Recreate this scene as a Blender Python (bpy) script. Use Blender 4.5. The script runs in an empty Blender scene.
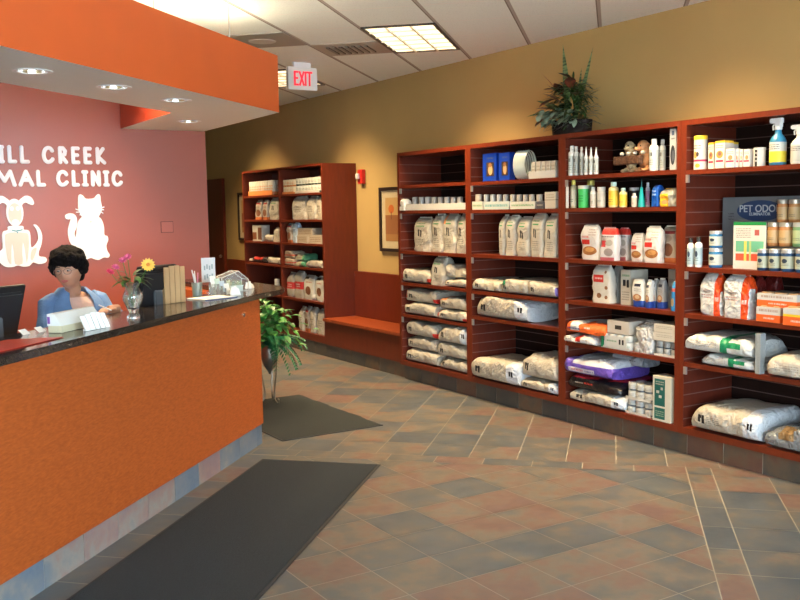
import bpy, bmesh, math, random
from mathutils import Vector, Matrix, noise
random.seed(7)
S = bpy.context.scene
COL = S.collection
PI = math.pi
R2 = 2 ** 0.5

# ------------------------------------------------------------------ helpers
def tag(o, label=None, cat=None, group=None, kind=None):
    if label: o['label'] = label
    if cat: o['category'] = cat
    if group: o['group'] = group
    if kind: o['kind'] = kind
    return o

def empty(name, loc=(0, 0, 0), rz=0.0, label=None, cat=None, group=None, kind=None):
    o = bpy.data.objects.new(name, None)
    COL.objects.link(o)
    o.location = loc
    o.rotation_euler = (0, 0, rz)
    o.empty_display_size = 0.05
    return tag(o, label, cat, group, kind)

class MB:
    """collects geometry, builds ONE mesh object"""
    def __init__(s):
        s.v = []; s.f = []; s.m = []
    def add(s, vs, fs, mi=0):
        b = len(s.v)
        s.v += [tuple(p) for p in vs]
        s.f += [tuple(i + b for i in f) for f in fs]
        s.m += [mi] * len(fs) if isinstance(mi, int) else list(mi)
        return s
    def box(s, x0, x1, y0, y1, z0, z1, mi=0, M=None):
        vs = [(x, y, z) for x in (x0, x1) for y in (y0, y1) for z in (z0, z1)]
        if M is not None: vs = [M @ Vector(p) for p in vs]
        return s.add(vs, [(0, 1, 3, 2), (4, 6, 7, 5), (0, 4, 5, 1), (2, 3, 7, 6), (0, 2, 6, 4), (1, 5, 7, 3)], mi)
    def prism(s, poly, z0, z1, mi=0, side=None):
        n = len(poly)
        vs = [(p[0], p[1], z0) for p in poly] + [(p[0], p[1], z1) for p in poly]
        fs = [tuple(range(n))[::-1], tuple(range(n, 2 * n))]
        ms = [mi, mi]
        for i in range(n):
            j = (i + 1) % n
            fs.append((i, j, n + j, n + i)); ms.append(mi if side is None else (side[i] if isinstance(side, (list, tuple)) else side))
        return s.add(vs, fs, ms)
    def lathe(s, prof, n=16, c=(0, 0, 0), mi=0, cap=True, sx=1, sy=1):
        """prof: list of (r,z[,mi])"""
        vs = []; fs = []; ms = []
        for p in prof:
            for k in range(n):
                a = 2 * PI * k / n
                vs.append((c[0] + p[0] * math.cos(a) * sx, c[1] + p[0] * math.sin(a) * sy, c[2] + p[1]))
        for i in range(len(prof) - 1):
            for k in range(n):
                q = (k + 1) % n
                fs.append((i * n + k, i * n + q, (i + 1) * n + q, (i + 1) * n + k))
                ms.append(prof[i][2] if len(prof[i]) > 2 else mi)
        if cap:
            if prof[0][0] > 1e-6: fs.append(tuple(range(n))[::-1]); ms.append(mi)
            if prof[-1][0] > 1e-6: fs.append(tuple((len(prof) - 1) * n + k for k in range(n))); ms.append(prof[-1][2] if len(prof[-1]) > 2 else mi)
        return s.add(vs, fs, ms)
    def tube(s, path, r, n=8, mi=0, caps=True):
        pts = [Vector(p) for p in path]
        m = len(pts)
        rs = r if isinstance(r, (list, tuple)) else [r] * m
        vs = []; fs = []
        up = Vector((0, 0, 1))
        prev = None
        for i, p in enumerate(pts):
            t = (pts[min(i + 1, m - 1)] - pts[max(i - 1, 0)])
            t = t.normalized() if t.length > 1e-9 else Vector((0, 0, 1))
            if prev is None:
                a = t.cross(up)
                if a.length < 1e-3: a = t.cross(Vector((1, 0, 0)))
            else:
                a = prev - t * prev.dot(t)
                if a.length < 1e-6: a = t.cross(up)
            a.normalize(); prev = a
            b = t.cross(a)
            for k in range(n):
                th = 2 * PI * k / n
                vs.append(p + (a * math.cos(th) + b * math.sin(th)) * rs[i])
        for i in range(m - 1):
            for k in range(n):
                q = (k + 1) % n
                fs.append((i * n + k, i * n + q, (i + 1) * n + q, (i + 1) * n + k))
        if caps:
            fs.append(tuple(range(n))[::-1]); fs.append(tuple((m - 1) * n + k for k in range(n)))
        return s.add(vs, fs, mi)
    def ell(s, c, r, n=12, m=8, mi=0, M=None, fn=None):
        vs = []; fs = []
        for i in range(m + 1):
            th = PI * i / m
            for k in range(n):
                ph = 2 * PI * k / n
                d = Vector((math.sin(th) * math.cos(ph), math.sin(th) * math.sin(ph), math.cos(th)))
                k_ = fn(d) if fn else 1.0
                p = Vector((d.x * r[0] * k_, d.y * r[1] * k_, d.z * r[2] * k_))
                if M is not None: p = M @ p
                vs.append(p + Vector(c))
        for i in range(m):
            for k in range(n):
                q = (k + 1) % n
                fs.append((i * n + k, (i + 1) * n + k, (i + 1) * n + q, i * n + q))
        return s.add(vs, fs, mi)
    def build(s, name, mats, parent=None, smooth=False, bevel=0, loc=None, auto=None):
        me = bpy.data.meshes.new(name)
        me.from_pydata(s.v, [], s.f)
        if not isinstance(mats, (list, tuple)): mats = [mats]
        for m in mats: me.materials.append(m)
        me.polygons.foreach_set('material_index', s.m)
        bm = bmesh.new(); bm.from_mesh(me)
        bmesh.ops.remove_doubles(bm, verts=bm.verts, dist=1e-6)
        bmesh.ops.recalc_face_normals(bm, faces=bm.faces)
        if bevel:
            es = [e for e in bm.edges if len(e.link_faces) == 2 and e.calc_face_angle(0) > 0.5]
            bmesh.ops.bevel(bm, geom=es, offset=bevel, segments=2, affect='EDGES', clamp_overlap=True)
        if smooth:
            for f in bm.faces: f.smooth = True
            for e in bm.edges:
                if len(e.link_faces) == 2 and e.calc_face_angle(0) > (auto or 0.7): e.smooth = False
        bm.to_mesh(me); bm.free()
        o = bpy.data.objects.new(name, me)
        COL.objects.link(o)
        if parent is not None: o.parent = parent
        if loc: o.location = loc
        return o

def copy_tree(o, parent=None):
    c = o.copy(); COL.objects.link(c)
    if parent is not None: c.parent = parent
    for ch in list(o.children): copy_tree(ch, c)
    return c

def structure(name, mb, m, parent=None, **k):
    o = mb.build(name, m, parent, **k)
    if parent is None: o['kind'] = 'structure'
    return o

# ------------------------------------------------------------------ materials
def nodes_of(m):
    m.use_nodes = True
    nt = m.node_tree
    return nt, nt.nodes['Principled BSDF']

def setp(b, **k):
    names = dict(color='Base Color', rough='Roughness', metal='Metallic', spec='Specular IOR Level', trans='Transmission Weight',
                 ior='IOR', alpha='Alpha', sss='Subsurface Weight', emis='Emission Color', estr='Emission Strength', coat='Coat Weight', sheen='Sheen Weight')
    for a, v in k.items():
        if a in ('color', 'emis'): v = tuple(v) + (1,)
        b.inputs[names[a]].default_value = v

def mat(name, color, rough=0.6, var=0.0, scale=8.0, bump=0.0, bscale=40.0, color2=None, detail=3.0, stretch=None, **k):
    m = bpy.data.materials.new(name)
    nt, b = nodes_of(m)
    setp(b, color=color, rough=rough, **k)
    N = nt.nodes; L = nt.links
    if var > 0 or color2 or bump:
        tc = N.new('ShaderNodeTexCoord'); mp = N.new('ShaderNodeMapping')
        if stretch: mp.inputs['Scale'].default_value = stretch
        L.new(tc.outputs['Object'], mp.inputs['Vector'])
    if var > 0 or color2:
        nz = N.new('ShaderNodeTexNoise'); nz.inputs['Scale'].default_value = scale; nz.inputs['Detail'].default_value = detail
        L.new(mp.outputs[0], nz.inputs['Vector'])
        cr = N.new('ShaderNodeValToRGB')
        c2 = color2 or [c * (1 - var) for c in color]
        c1 = color if color2 else [min(1, c * (1 + var)) for c in color]
        cr.color_ramp.elements[0].position = 0.32; cr.color_ramp.elements[1].position = 0.68
        cr.color_ramp.elements[0].color = tuple(c2) + (1,); cr.color_ramp.elements[1].color = tuple(c1) + (1,)
        L.new(nz.outputs['Fac'], cr.inputs[0]); L.new(cr.outputs[0], b.inputs['Base Color'])
    if bump:
        nb = N.new('ShaderNodeTexNoise'); nb.inputs['Scale'].default_value = bscale; nb.inputs['Detail'].default_value = 2
        L.new(mp.outputs[0], nb.inputs['Vector'])
        bp = N.new('ShaderNodeBump'); bp.inputs['Strength'].default_value = bump; bp.inputs['Distance'].default_value = 0.01
        L.new(nb.outputs['Fac'], bp.inputs['Height']); L.new(bp.outputs[0], b.inputs['Normal'])
    return m

class NG:
    """tiny math-node writer"""
    def __init__(s, nt): s.nt = nt
    def m(s, op, a, b=0.0, c=None):
        n = s.nt.nodes.new('ShaderNodeMath'); n.operation = op
        for i, v in enumerate((a, b) if c is None else (a, b, c)):
            if isinstance(v, (int, float)): n.inputs[i].default_value = v
            else: s.nt.links.new(v, n.inputs[i])
        return n.outputs[0]
    def mix(s, fac, a, b):
        n = s.nt.nodes.new('ShaderNodeMix'); n.data_type = 'RGBA'
        for i, v in ((0, fac), (6, a), (7, b)):
            if isinstance(v, (int, float)): n.inputs[i].default_value = v
            elif isinstance(v, (tuple, list)): n.inputs[i].default_value = tuple(v) + (1,)
            else: s.nt.links.new(v, n.inputs[i])
        return n.outputs[2]
    def noise(s, vec, scale, detail=2.0, out='Fac'):
        n = s.nt.nodes.new('ShaderNodeTexNoise'); n.inputs['Scale'].default_value = scale; n.inputs['Detail'].default_value = detail
        s.nt.links.new(vec, n.inputs['Vector']); return n.outputs[out]
    def coord(s, which='Object', scale=None, rot=None, loc=None):
        t = s.nt.nodes.new('ShaderNodeTexCoord'); o = t.outputs[which]
        if scale or rot or loc:
            mp = s.nt.nodes.new('ShaderNodeMapping')
            if scale: mp.inputs['Scale'].default_value = scale
            if rot: mp.inputs['Rotation'].default_value = rot
            if loc: mp.inputs['Location'].default_value = loc
            s.nt.links.new(o, mp.inputs['Vector']); o = mp.outputs[0]
        return o
    def sep(s, v):
        n = s.nt.nodes.new('ShaderNodeSeparateXYZ'); s.nt.links.new(v, n.inputs[0]); return n.outputs
    def rng(s, x, a, b):
        return s.m('MULTIPLY', s.m('GREATER_THAN', x, a), s.m('LESS_THAN', x, b))

# geometry of the room (metres; camera stands at x=0, y=0; +y runs along the right wall, +x points to it)
WX = 5.42      # right wall
CX = 4.90      # fronts of the display cabinets
CH = 3.12      # ceiling
SY = 8.05      # sign wall face

CHERRY = (0.125, 0.018, 0.005)
def wood_mat(name, c, rough=0.38, grooves=False):
    m = bpy.data.materials.new(name); nt, b = nodes_of(m); g = NG(nt)
    v = g.coord('Object', scale=(3, 3, 0.6))
    nz = g.noise(v, 9, 5)
    col = g.mix(nz, [x * 0.75 for x in c], [x * 1.3 for x in c])
    if grooves:
        x, y, z = g.sep(g.coord('Object'))[:3]
        t = g.m('FRACT', g.m('DIVIDE', z, 0.082))
        line = g.m('LESS_THAN', t, 0.085)
        col = g.mix(g.m('MULTIPLY', line, 0.5), col, (0.22, 0.15, 0.13))
    nt.links.new(col, b.inputs['Base Color'])
    setp(b, rough=rough, spec=0.25 if grooves else 0.4)
    return m
M_cherry = wood_mat('cherry_laminate', CHERRY)
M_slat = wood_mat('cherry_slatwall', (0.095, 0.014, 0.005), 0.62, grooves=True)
M_cherry_shaded = wood_mat('cherry_back_shaded', (0.014, 0.004, 0.002), 0.75, grooves=True)  # near-black cherry: shade inside the cabinets put into the colour
M_bench = wood_mat('bench_laminate', (0.24, 0.045, 0.012), 0.35)
M_yellow = mat('ochre_wall_paint', (0.47, 0.315, 0.115), 0.7, var=0.03, scale=2, bump=0.05, bscale=120)
M_sign = mat('brick_red_paint', (0.28, 0.044, 0.017), 0.46, var=0.03, scale=3, bump=0.02, bscale=90, spec=0.8, coat=0.5)
M_sign.node_tree.nodes['Principled BSDF'].inputs['Coat Roughness'].default_value = 0.38
M_white = mat('soffit_white_paint', (0.72, 0.72, 0.69), 0.7)
M_orange = mat('orange_paint', (0.62, 0.105, 0.018), 0.5, var=0.03, scale=3)
M_chrome = mat('chrome', (0.8, 0.8, 0.8), 0.18, metal=1.0)
M_black = mat('black_plastic', (0.015, 0.015, 0.017), 0.4)
M_steel = mat('brushed_steel', (0.55, 0.54, 0.52), 0.35, metal=1.0)
M_plainwhite = mat('white_plastic', (0.8, 0.8, 0.8), 0.4)

# ------------------------------------------------------------------ camera
cam = bpy.data.cameras.new('camera'); camo = bpy.data.objects.new('camera', cam); COL.objects.link(camo)
yaw, pit, rol = math.radians(32.02), math.radians(5.51), math.radians(-0.954)
fw = Vector((math.sin(yaw) * math.cos(pit), math.cos(yaw) * math.cos(pit), -math.sin(pit)))
r0 = Vector((math.cos(yaw), -math.sin(yaw), 0)); u0 = r0.cross(fw)
rr = r0 * math.cos(rol) + u0 * math.sin(rol); uu = -r0 * math.sin(rol) + u0 * math.cos(rol)
camo.matrix_world = Matrix(((rr.x, uu.x, -fw.x, 0), (rr.y, uu.y, -fw.y, 0), (rr.z, uu.z, -fw.z, 1.69), (0, 0, 0, 1)))
cam.sensor_width = 36; cam.lens = 930.5 * 36 / 800; cam.clip_start = 0.05; cam.clip_end = 200
S.camera = camo

# ------------------------------------------------------------------ floor: slate tiles laid as individual quads on a grout bed
def clip(poly, a, b, c):           # keep a*x+b*y<=c
    out = []
    for i in range(len(poly)):
        p, q = poly[i], poly[(i + 1) % len(poly)]
        dp, dq = a * p[0] + b * p[1] - c, a * q[0] + b * q[1] - c
        if dp <= 0: out.append(p)
        if dp * dq < 0:
            t = dp / (dp - dq); out.append((p[0] + t * (q[0] - p[0]), p[1] + t * (q[1] - p[1])))
    return out

FX0, FX1, FY0, FY1 = -3.4, 4.975, -1.9, 16.0
T = 0.3275; G = 0.0055
tiles = []
def region_tiles(kind):
    if kind == 'field':
        for i in range(-20, 20):
            for j in range(-20, 14):
                x = 2.445 + i * T; y = 4.005 + j * T
                p = [(x + G / 2, y + G / 2), (x + T - G / 2, y + G / 2), (x + T - G / 2, y + T - G / 2), (x + G / 2, y + T - G / 2)]
                p = clip(p, 1, -1, (0.462 - G / 2) * R2); 
                if p: p = clip(p, 1, 1, (6.015 - G / 2) * R2)
                if p: p = clip(p, -1, 1, 2.2 * R2)
                if len(p) > 2: tiles.append(p)
    else:
        rects = []
        s = 0.155
        for k in range(-30, 30):
            v = 5.02 + k * T
            if v < 6.17 - .02: rects.append((0.462, 0.617, v, min(v + T, 6.17)))
            u = 0.462 - (k + 1) * T
            if u > -6 and u < 0.3: rects.append((u, u + T, 6.015, 6.17))
            for j in range(0, 18):
                rects.append((0.617 + j * T, 0.617 + (j + 1) * T, v - (0 if v < 6.17 else 0), v + T)) if v + T <= 6.18 else None
        for k in range(0, 40):
            v = 6.17 + k * T
            for j in range(-45, 30):
                u = -0.96 + j * T - (T/2 if False else 0)
                rects.append((u, u + T, v, v + T))
        for k in range(-40, 3):
            v = 5.02 + k * T
            for j in range(1, 14):
                u = -2.2 - j * T
                rects.append((u, u + T, v, v + T))
        rects.append((0.617, 0.617 + 8 * T, 6.0, 6.17))
        for (u0_, u1_, v0_, v1_) in rects:
            p = [((u + v) / R2, (v - u) / R2) for u, v in ((u0_ + G / 2, v0_ + G / 2), (u1_ - G / 2, v0_ + G / 2), (u1_ - G / 2, v1_ - G / 2), (u0_ + G / 2, v1_ - G / 2))]
            tiles.append(p)
region_tiles('field'); region_tiles('diag')
bmf = bmesh.new()
lay = bmf.loops.layers.float_color.new('tile')
rt = random.Random(3)
for p in tiles:
    for (a, b, c) in ((1, 0, FX1), (-1, 0, -FX0), (0, 1, FY1), (0, -1, -FY0)):
        if p: p = clip(p, a, b, c)
    if not p or len(p) < 3: continue
    ar = abs(sum(p[i][0] * p[(i + 1) % len(p)][1] - p[(i + 1) % len(p)][0] * p[i][1] for i in range(len(p)))) / 2
    if ar < 0.0006: continue
    vs = [bmf.verts.new((q[0], q[1], 0.0)) for q in p]
    try: f = bmf.faces.new(vs)
    except ValueError: continue
    f.normal_update()
    if f.normal.z < 0: f.normal_flip()
    c = (rt.random(), rt.random(), rt.random(), 1)
    for l in f.loops: l[lay] = c
    f.material_index = 0
z = -0.002
vs = [bmf.verts.new(q) for q in ((-3.5, -2.0, z), (WX + .1, -2.0, z), (WX + .1, 16.1, z), (-3.5, 16.1, z))]
f = bmf.faces.new(vs); f.material_index = 1
me = bpy.data.meshes.new('floor'); 

def slate_mat(name, gain=(1, 1, 1)):
    m = bpy.data.materials.new(name); nt, b = nodes_of(m); g = NG(nt)
    at = nt.nodes.new('ShaderNodeAttribute'); at.attribute_name = 'tile'
    sp = g.sep(at.outputs['Vector'])
    va = nt.nodes.new('ShaderNodeVectorMath'); va.operation = 'MULTIPLY_ADD'
    nt.links.new(at.outputs['Vector'], va.inputs[0]); va.inputs[1].default_value = (37, 53, 11)
    nt.links.new(g.coord('Object'), va.inputs[2])
    P = va.outputs[0]
    n1 = g.noise(P, 4.5, 6); n2 = g.noise(P, 16, 4)
    t = g.m('ADD', g.m('SUBTRACT', g.m('MULTIPLY', n1, 1.15), 0.075), g.m('MULTIPLY', g.m('SUBTRACT', sp[0], 0.44), 0.46))
    t = g.m('ADD', t, g.m('MULTIPLY', g.m('SUBTRACT', n2, 0.5), 0.38))
    cr = nt.nodes.new('ShaderNodeValToRGB'); nt.links.new(t, cr.inputs[0])
    e = cr.color_ramp.elements
    stops = [(0.15, (0.070, 0.115, 0.165)), (0.34, (0.125, 0.160, 0.190)), (0.48, (0.175, 0.185, 0.180)), (0.62, (0.30, 0.250, 0.185)), (0.74, (0.32, 0.180, 0.130)), (0.92, (0.26, 0.135, 0.125))]
    e[0].position, e[0].color = stops[0][0], stops[0][1] + (1,)
    e[1].position, e[1].color = stops[-1][0], stops[-1][1] + (1,)
    for p_, c_ in stops[1:-1]:
        q = e.new(p_); q.color = c_ + (1,)
    n3 = g.noise(P, 40, 3)
    col = g.mix(g.m('MULTIPLY', n3, 0.6), cr.outputs[0], (0.20, 0.20, 0.195))
    gm = nt.nodes.new('ShaderNodeVectorMath'); gm.operation = 'MULTIPLY'; nt.links.new(col, gm.inputs[0]); gm.inputs[1].default_value = gain
    nt.links.new(gm.outputs[0], b.inputs['Base Color'])
    nt.links.new(g.m('ADD', 0.30, g.m('MULTIPLY', n2, 0.12)), b.inputs['Roughness'])
    bp = nt.nodes.new('ShaderNodeBump'); bp.inputs['Strength'].default_value = 0.15; bp.inputs['Distance'].default_value = 0.003
    nt.links.new(n2, bp.inputs['Height']); nt.links.new(bp.outputs[0], b.inputs['Normal'])
    setp(b, spec=0.5)
    return m
M_slate = slate_mat('slate_tile', (.56, .53, .52))
M_slate_shaded = slate_mat('slate_base_shaded', (.42, .33, .26))  # darker, warmer copy of the slate with shade put into its colour
M_slate_counter = slate_mat('slate_counter_tile', (.95, 1.0, 1.12))
M_grout = mat('grout', (0.36, 0.33, 0.27), 0.85)
me.materials.append(M_slate); me.materials.append(M_grout)
bmf.to_mesh(me); bmf.free()
fo = bpy.data.objects.new('floor', me); COL.objects.link(fo); fo['kind'] = 'structure'

def tile_band(name, p0, p1, z0, z1, th, w=0.2, seed=1, mat_=None):
    """vertical band of base tiles from p0 to p1 (front face on that line, thickness to the left of the direction)"""
    bm = bmesh.new(); ly = bm.loops.layers.float_color.new('tile')
    d = Vector((p1[0] - p0[0], p1[1] - p0[1], 0)); L_ = d.length; d.normalize(); nrm = Vector((-d.y, d.x, 0))
    rd = random.Random(seed); s = 0.0
    def bx(s0, s1, a, b, t0, t1, mi, c):
        vs = []
        for ss in (s0, s1):
            for tt in (t0, t1):
                for zz in (a, b):
                    q = Vector((p0[0], p0[1], 0)) + d * ss + nrm * tt; vs.append(bm.verts.new((q.x, q.y, zz)))
        for fi in ((0, 1, 3, 2), (4, 6, 7, 5), (0, 4, 5, 1), (2, 3, 7, 6), (0, 2, 6, 4), (1, 5, 7, 3)):
            f = bm.faces.new([vs[i] for i in fi]); f.material_index = mi
            for l in f.loops: l[ly] = c
    while s < L_ - 0.01:
        e = min(s + w, L_)
        bx(s + 0.003, e - 0.003, z0, z1 - 0.003, 0, th, 0, (rd.random(), rd.random(), rd.random(), 1)); s = e
    bx(0, L_, z0, z1, 0.003, th + 0.004, 1, (0, 0, 0, 1))
    bmesh.ops.recalc_face_normals(bm, faces=bm.faces)
    me = bpy.data.meshes.new(name)
    me.materials.append(mat_ or M_slate); me.materials.append(M_grout); bm.to_mesh(me); bm.free()
    o = bpy.data.objects.new(name, me); COL.objects.link(o); o['kind'] = 'structure'
    return o

# ------------------------------------------------------------------ shell
structure('wall_right', MB().box(WX, WX + .15, -2.0, 16.1, 0, CH), M_yellow)
structure('wall_back', MB().box(-3.5, WX, 16.0, 16.15, 0, CH), M_yellow)
structure('wall_left', MB().box(-3.55, -3.4, -2.0, 16.0, 0, CH), M_yellow)
structure('wall_sign', MB().box(-3.4, 3.01, SY, SY + .14, 0, CH), M_sign)
# storefront behind the photographer: low sill, glazing, head; right bay walled up to keep daylight off the cabinets
wf = MB().box(-3.5, WX + .15, -2.12, -2.0, 0, 0.25).box(-3.5, WX + .15, -2.12, -2.0, 2.75, CH).box(3.656, WX + .15, -2.12, -2.0, .25, 2.75)
structure('wall_front', wf, M_yellow)
M_alu = mat('dark_aluminium', (0.06, 0.06, 0.06), 0.4, metal=0.6)
M_glass = mat('window_glass', (1, 1, 1), 0.0, trans=1.0, ior=1.0, alpha=0.08)
for i in range(4):
    x0 = -3.4 + i * 1.764; x1 = x0 + 1.764
    w = MB()
    for (a, b, c, d) in ((x0, x1, .25, .31), (x0, x1, 2.69, 2.75), (x0, x0 + .04, .31, 2.69), (x1 - .04, x1, .31, 2.69)):
        w.box(a, b, -2.10, -2.03, c, d)
    fr = structure('window_%d' % (i + 1), w, M_alu)
    MB().box(x0 + .04, x1 - .04, -2.07, -2.062, .31, 2.69).build('pane', M_glass, fr)
gr = MB().box(-30, 30, -40, -2.2, -0.1, -0.02)
structure('ground_outside', gr, mat('pavement', (0.60, 0.60, 0.58), 0.9))

# ceiling: lay-in tiles on a grid turned 45 degrees
mc = bpy.data.materials.new('ceiling_tiles'); nt, b = nodes_of(mc); g = NG(nt)
x, y, z_ = g.sep(g.coord('Object'))[:3]
u = g.m('MULTIPLY', g.m('SUBTRACT', x, y), 1 / R2); v = g.m('MULTIPLY', g.m('ADD', x, y), 1 / R2)
CT = 0.6125
fu = g.m('FRACT', g.m('DIVIDE', g.m('ADD', u, 1.95 + CT * 40), CT)); fv = g.m('FRACT', g.m('DIVIDE', g.m('SUBTRACT', v, 7.185 - CT * 40), CT))
lu = g.m('GREATER_THAN', g.m('ABSOLUTE', g.m('SUBTRACT', fu, 0.5)), 0.481)
lu_shade = g.m('GREATER_THAN', fu, 0.965)  # shadow edge beside each grid bar, painted into the tile colour
lv = g.m('GREATER_THAN', g.m('ABSOLUTE', g.m('SUBTRACT', fv, 0.5)), 0.488)
spk = g.noise(g.coord('Object'), 90, 3)
base = g.mix(g.m('GREATER_THAN', spk, 0.62), (0.84, 0.90, 0.86), (0.73, 0.78, 0.74))
col = g.mix(lv, base, (0.88, 0.87, 0.83))
col = g.mix(lu_shade, col, (0.22, 0.20, 0.17)); col = g.mix(lu, col, (0.42, 0.40, 0.36))
nt.links.new(col, b.inputs['Base Color']); setp(b, rough=0.85)
ce = MB().box(-3.5, WX + .1, -2.1, 16.1, CH, CH + .1)
structure('ceiling', ce, mc)

def uv2(u, v): return ((u + v) / R2, (v - u) / R2)
MZ45 = Matrix.Rotation(PI / 4, 4, 'Z')     # local x -> along (1,1)
M_warm = bpy.data.materials.new('lit_diffuser'); nt, b = nodes_of(M_warm); setp(b, color=(.9, .85, .7), emis=(1.0, 0.80, 0.50), estr=1.9)
M_louver = mat('parabolic_louver', (0.75, 0.72, 0.62), 0.3, metal=0.3)
def troffer(u0_, v0_, label):
    c = uv2(u0_ + CT / 2, v0_ + CT)
    t = empty('ceiling_light', (c[0], c[1], CH), PI / 4, label, 'ceiling light', 'recessed ceiling lights')
    f = MB(); hl, hw = CT - .01, CT / 2 - .01
    f.box(-hl, hl, -hw, -hw + .022, -.014, .0); f.box(-hl, hl, hw - .022, hw, -.014, 0); f.box(-hl, -hl + .022, -hw, hw, -.014, 0); f.box(hl - .022, hl, -hw, hw, -.014, 0)
    f.build('frame', mat('fixture_frame', (0.05, 0.04, 0.03), .5), t)
    MB().box(-hl + .022, hl - .022, -hw + .022, hw - .022, -.004, -.001).build('diffuser', M_warm, t)
    l = MB()
    for i in range(1, 6): x = -hl + i * 2 * hl / 6; l.box(x - .004, x + .004, -hw + .02, hw - .02, -.020, -.004)
    for i in range(1, 3): y = -hw + i * 2 * hw / 3; l.box(-hl + .02, hl - .02, y - .007, y + .007, -.020, -.004)
    l.build('louver', M_louver, t)
    return t
troffer(-1.95, 7.185, 'square-celled warm white ceiling light panel over the floor in front of the cabinets')
troffer(-1.95 - 3 * CT, 7.185 + 3 * CT, 'ceiling light panel mostly hidden behind the EXIT sign')

# air diffuser tile and speaker tile
M_grey = mat('grey_metal_tile', (0.30, 0.29, 0.26), 0.6)
c = uv2(-1.95 - CT * .5, 7.185 + CT * 1.5)
t = empty('air_diffuser', (c[0], c[1], CH), PI / 4, 'square grey louvred air vent set in the ceiling beside the light panel', 'air vent')
q = MB().box(-.295, .295, -.295, .295, -.006, 0); q.build('face_plate', mat('vent_plate', (0.42, .39, .33), .6), t)
q = MB()
for i in range(7):
    y = -.17 + i * .057; q.box(-.17, .17, y, y + .026, -.02, -.007, M=Matrix.Rotation(0.0, 4, 'X'))
q.build('louvre', mat('vent_dark', (0.20, .18, .15), .5), t)
c = uv2(-3.175+CT*.5, 7.185 + CT * .5)
t = empty('ceiling_speaker', (c[0], c[1], CH), PI / 4, 'round speaker grille in a grey ceiling tile beside the hanging orange fascia', 'speaker')
MB().box(-.295, .295, -.295, .295, -.006, 0).build('backing_tile', M_grey, t)
MB().lathe([(0.11, -.012), (0.115, -.007)], 24).build('grille', mat('speaker_white', (.55, .54, .5), .6), t)

# ------------------------------------------------------------------ suspended soffit with recessed cans
sof_o = [(-1.5, 2.355), (2.95, 6.35), (3.00, SY - .001)]
sof_i = [(2.26, SY - .001), (2.24, 6.66), (-1.5, 3.46)]
poly = sof_o + sof_i
cans = [(0.98, 5.02), (1.50, 5.44), (2.02, 5.90), (2.56, 7.2)]
ZB, ZT = 2.42, 2.83
bm = bmesh.new()
def ring(pts, z): 
    vs = [bm.verts.new((p[0], p[1], z)) for p in pts]
    return vs, [bm.edges.new((vs[i], vs[(i + 1) % len(vs)])) for i in range(len(vs))]
vo, eo = ring(poly, ZB); allE = list(eo); ringv = []
for c in cans:
    vv, ee = ring([(c[0] + .078 * math.cos(a * PI / 12), c[1] + .078 * math.sin(a * PI / 12)) for a in range(24)], ZB)
    allE += ee; ringv.append((vv, c))
bmesh.ops.triangle_fill(bm, edges=allE, use_beauty=True)
# drop faces inside cans
for f in list(bm.faces):
    c0 = f.calc_center_median()
    if any((c0.x - c[0]) ** 2 + (c0.y - c[1]) ** 2 < .07 ** 2 for c in cans): bm.faces.remove(f)
for f in bm.faces: f.material_index = 0
vt = [bm.verts.new((p[0], p[1], ZT)) for p in poly]
for i in range(len(poly)):
    j = (i + 1) % len(poly)
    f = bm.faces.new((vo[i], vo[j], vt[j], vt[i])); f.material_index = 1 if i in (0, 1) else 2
vm = [bm.verts.new((p[0], p[1], ZT - .1)) for p in poly]
bm.faces.new(vm).material_index = 0
bmesh.ops.recalc_face_normals(bm, faces=bm.faces)
me = bpy.data.meshes.new('soffit')
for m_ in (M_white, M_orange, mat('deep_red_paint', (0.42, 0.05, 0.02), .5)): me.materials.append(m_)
bm.to_mesh(me); bm.free()
so = bpy.data.objects.new('hanging_soffit', me); COL.objects.link(so)
tag(so, 'orange boxed fascia with white underside hanging over the reception counter', 'soffit')
fdir = Vector((4.45, 3.995, 0)).normalized()
for (x, y) in ((1.70, 5.235), (2.397, 5.858)):
    q = MB().tube([(x - .012, y + .012, ZT-.05), (x - .012, y + .012, CH)], .0035, 6).build('suspension_wire', M_steel, so)
for i, c in enumerate(cans):
    t = empty('recessed_downlight', (c[0], c[1], ZB), 0, ['round recessed downlight nearest the left edge of the picture', 'round recessed downlight above the cat silhouette, second from the left',
              'round recessed downlight just before the red notch of the soffit', 'round recessed downlight above the bare pink end of the sign wall'][i], 'ceiling light', 'downlights in the orange soffit')
    MB().lathe([(.077, 0.0), (.098, -.002), (.098, -.006), (.074, -.006), (.077, 0.0)], 28, cap=False).build('trim_ring', M_plainwhite, t, smooth=True)
    MB().lathe([(.073, -.003), (.066, .05), (.05, .09), (0.0, .10)], 28, cap=False).build('reflector', M_chrome, t, smooth=True)
    mm = bpy.data.materials.get('lit_bulb')
    if not mm:
        mm = bpy.data.materials.new('lit_bulb'); nt, b = nodes_of(mm); setp(b, color=(.9, .9, .85), emis=(1, .95, .85), estr=6)
    MB().lathe([(0.0, .012), (.022, .02), (.024, .075), (0, .08)], 12).build('bulb', mm, t, smooth=True)
# fluorescent strips lying on the soffit, lighting the ceiling above
mtube = bpy.data.materials.new('tube_glow'); nt, b = nodes_of(mtube); setp(b, color=(1, 1, .9), emis=(1.0, 0.88, 0.62), estr=70)
for i, s_ in enumerate((1.75, 2.95, 4.15, 5.35)):
    p = Vector((-1.5, 2.355, 0)) + fdir * s_ + Vector((-fdir.y, fdir.x, 0)) * .35
    t = empty('strip_light', (p.x, p.y, ZT - .1), math.atan2(fdir.y, fdir.x), 'fluorescent strip light hidden on top of the orange soffit', 'light fixture', 'strip lights on the soffit')
    MB().box(-.55, .55, -.05, .05, 0, .04).build('housing', M_plainwhite, t)
    MB().tube([(-.54, 0, .058), (.54, 0, .058)], .014, 10).build('tube', mtube, t)

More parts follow.
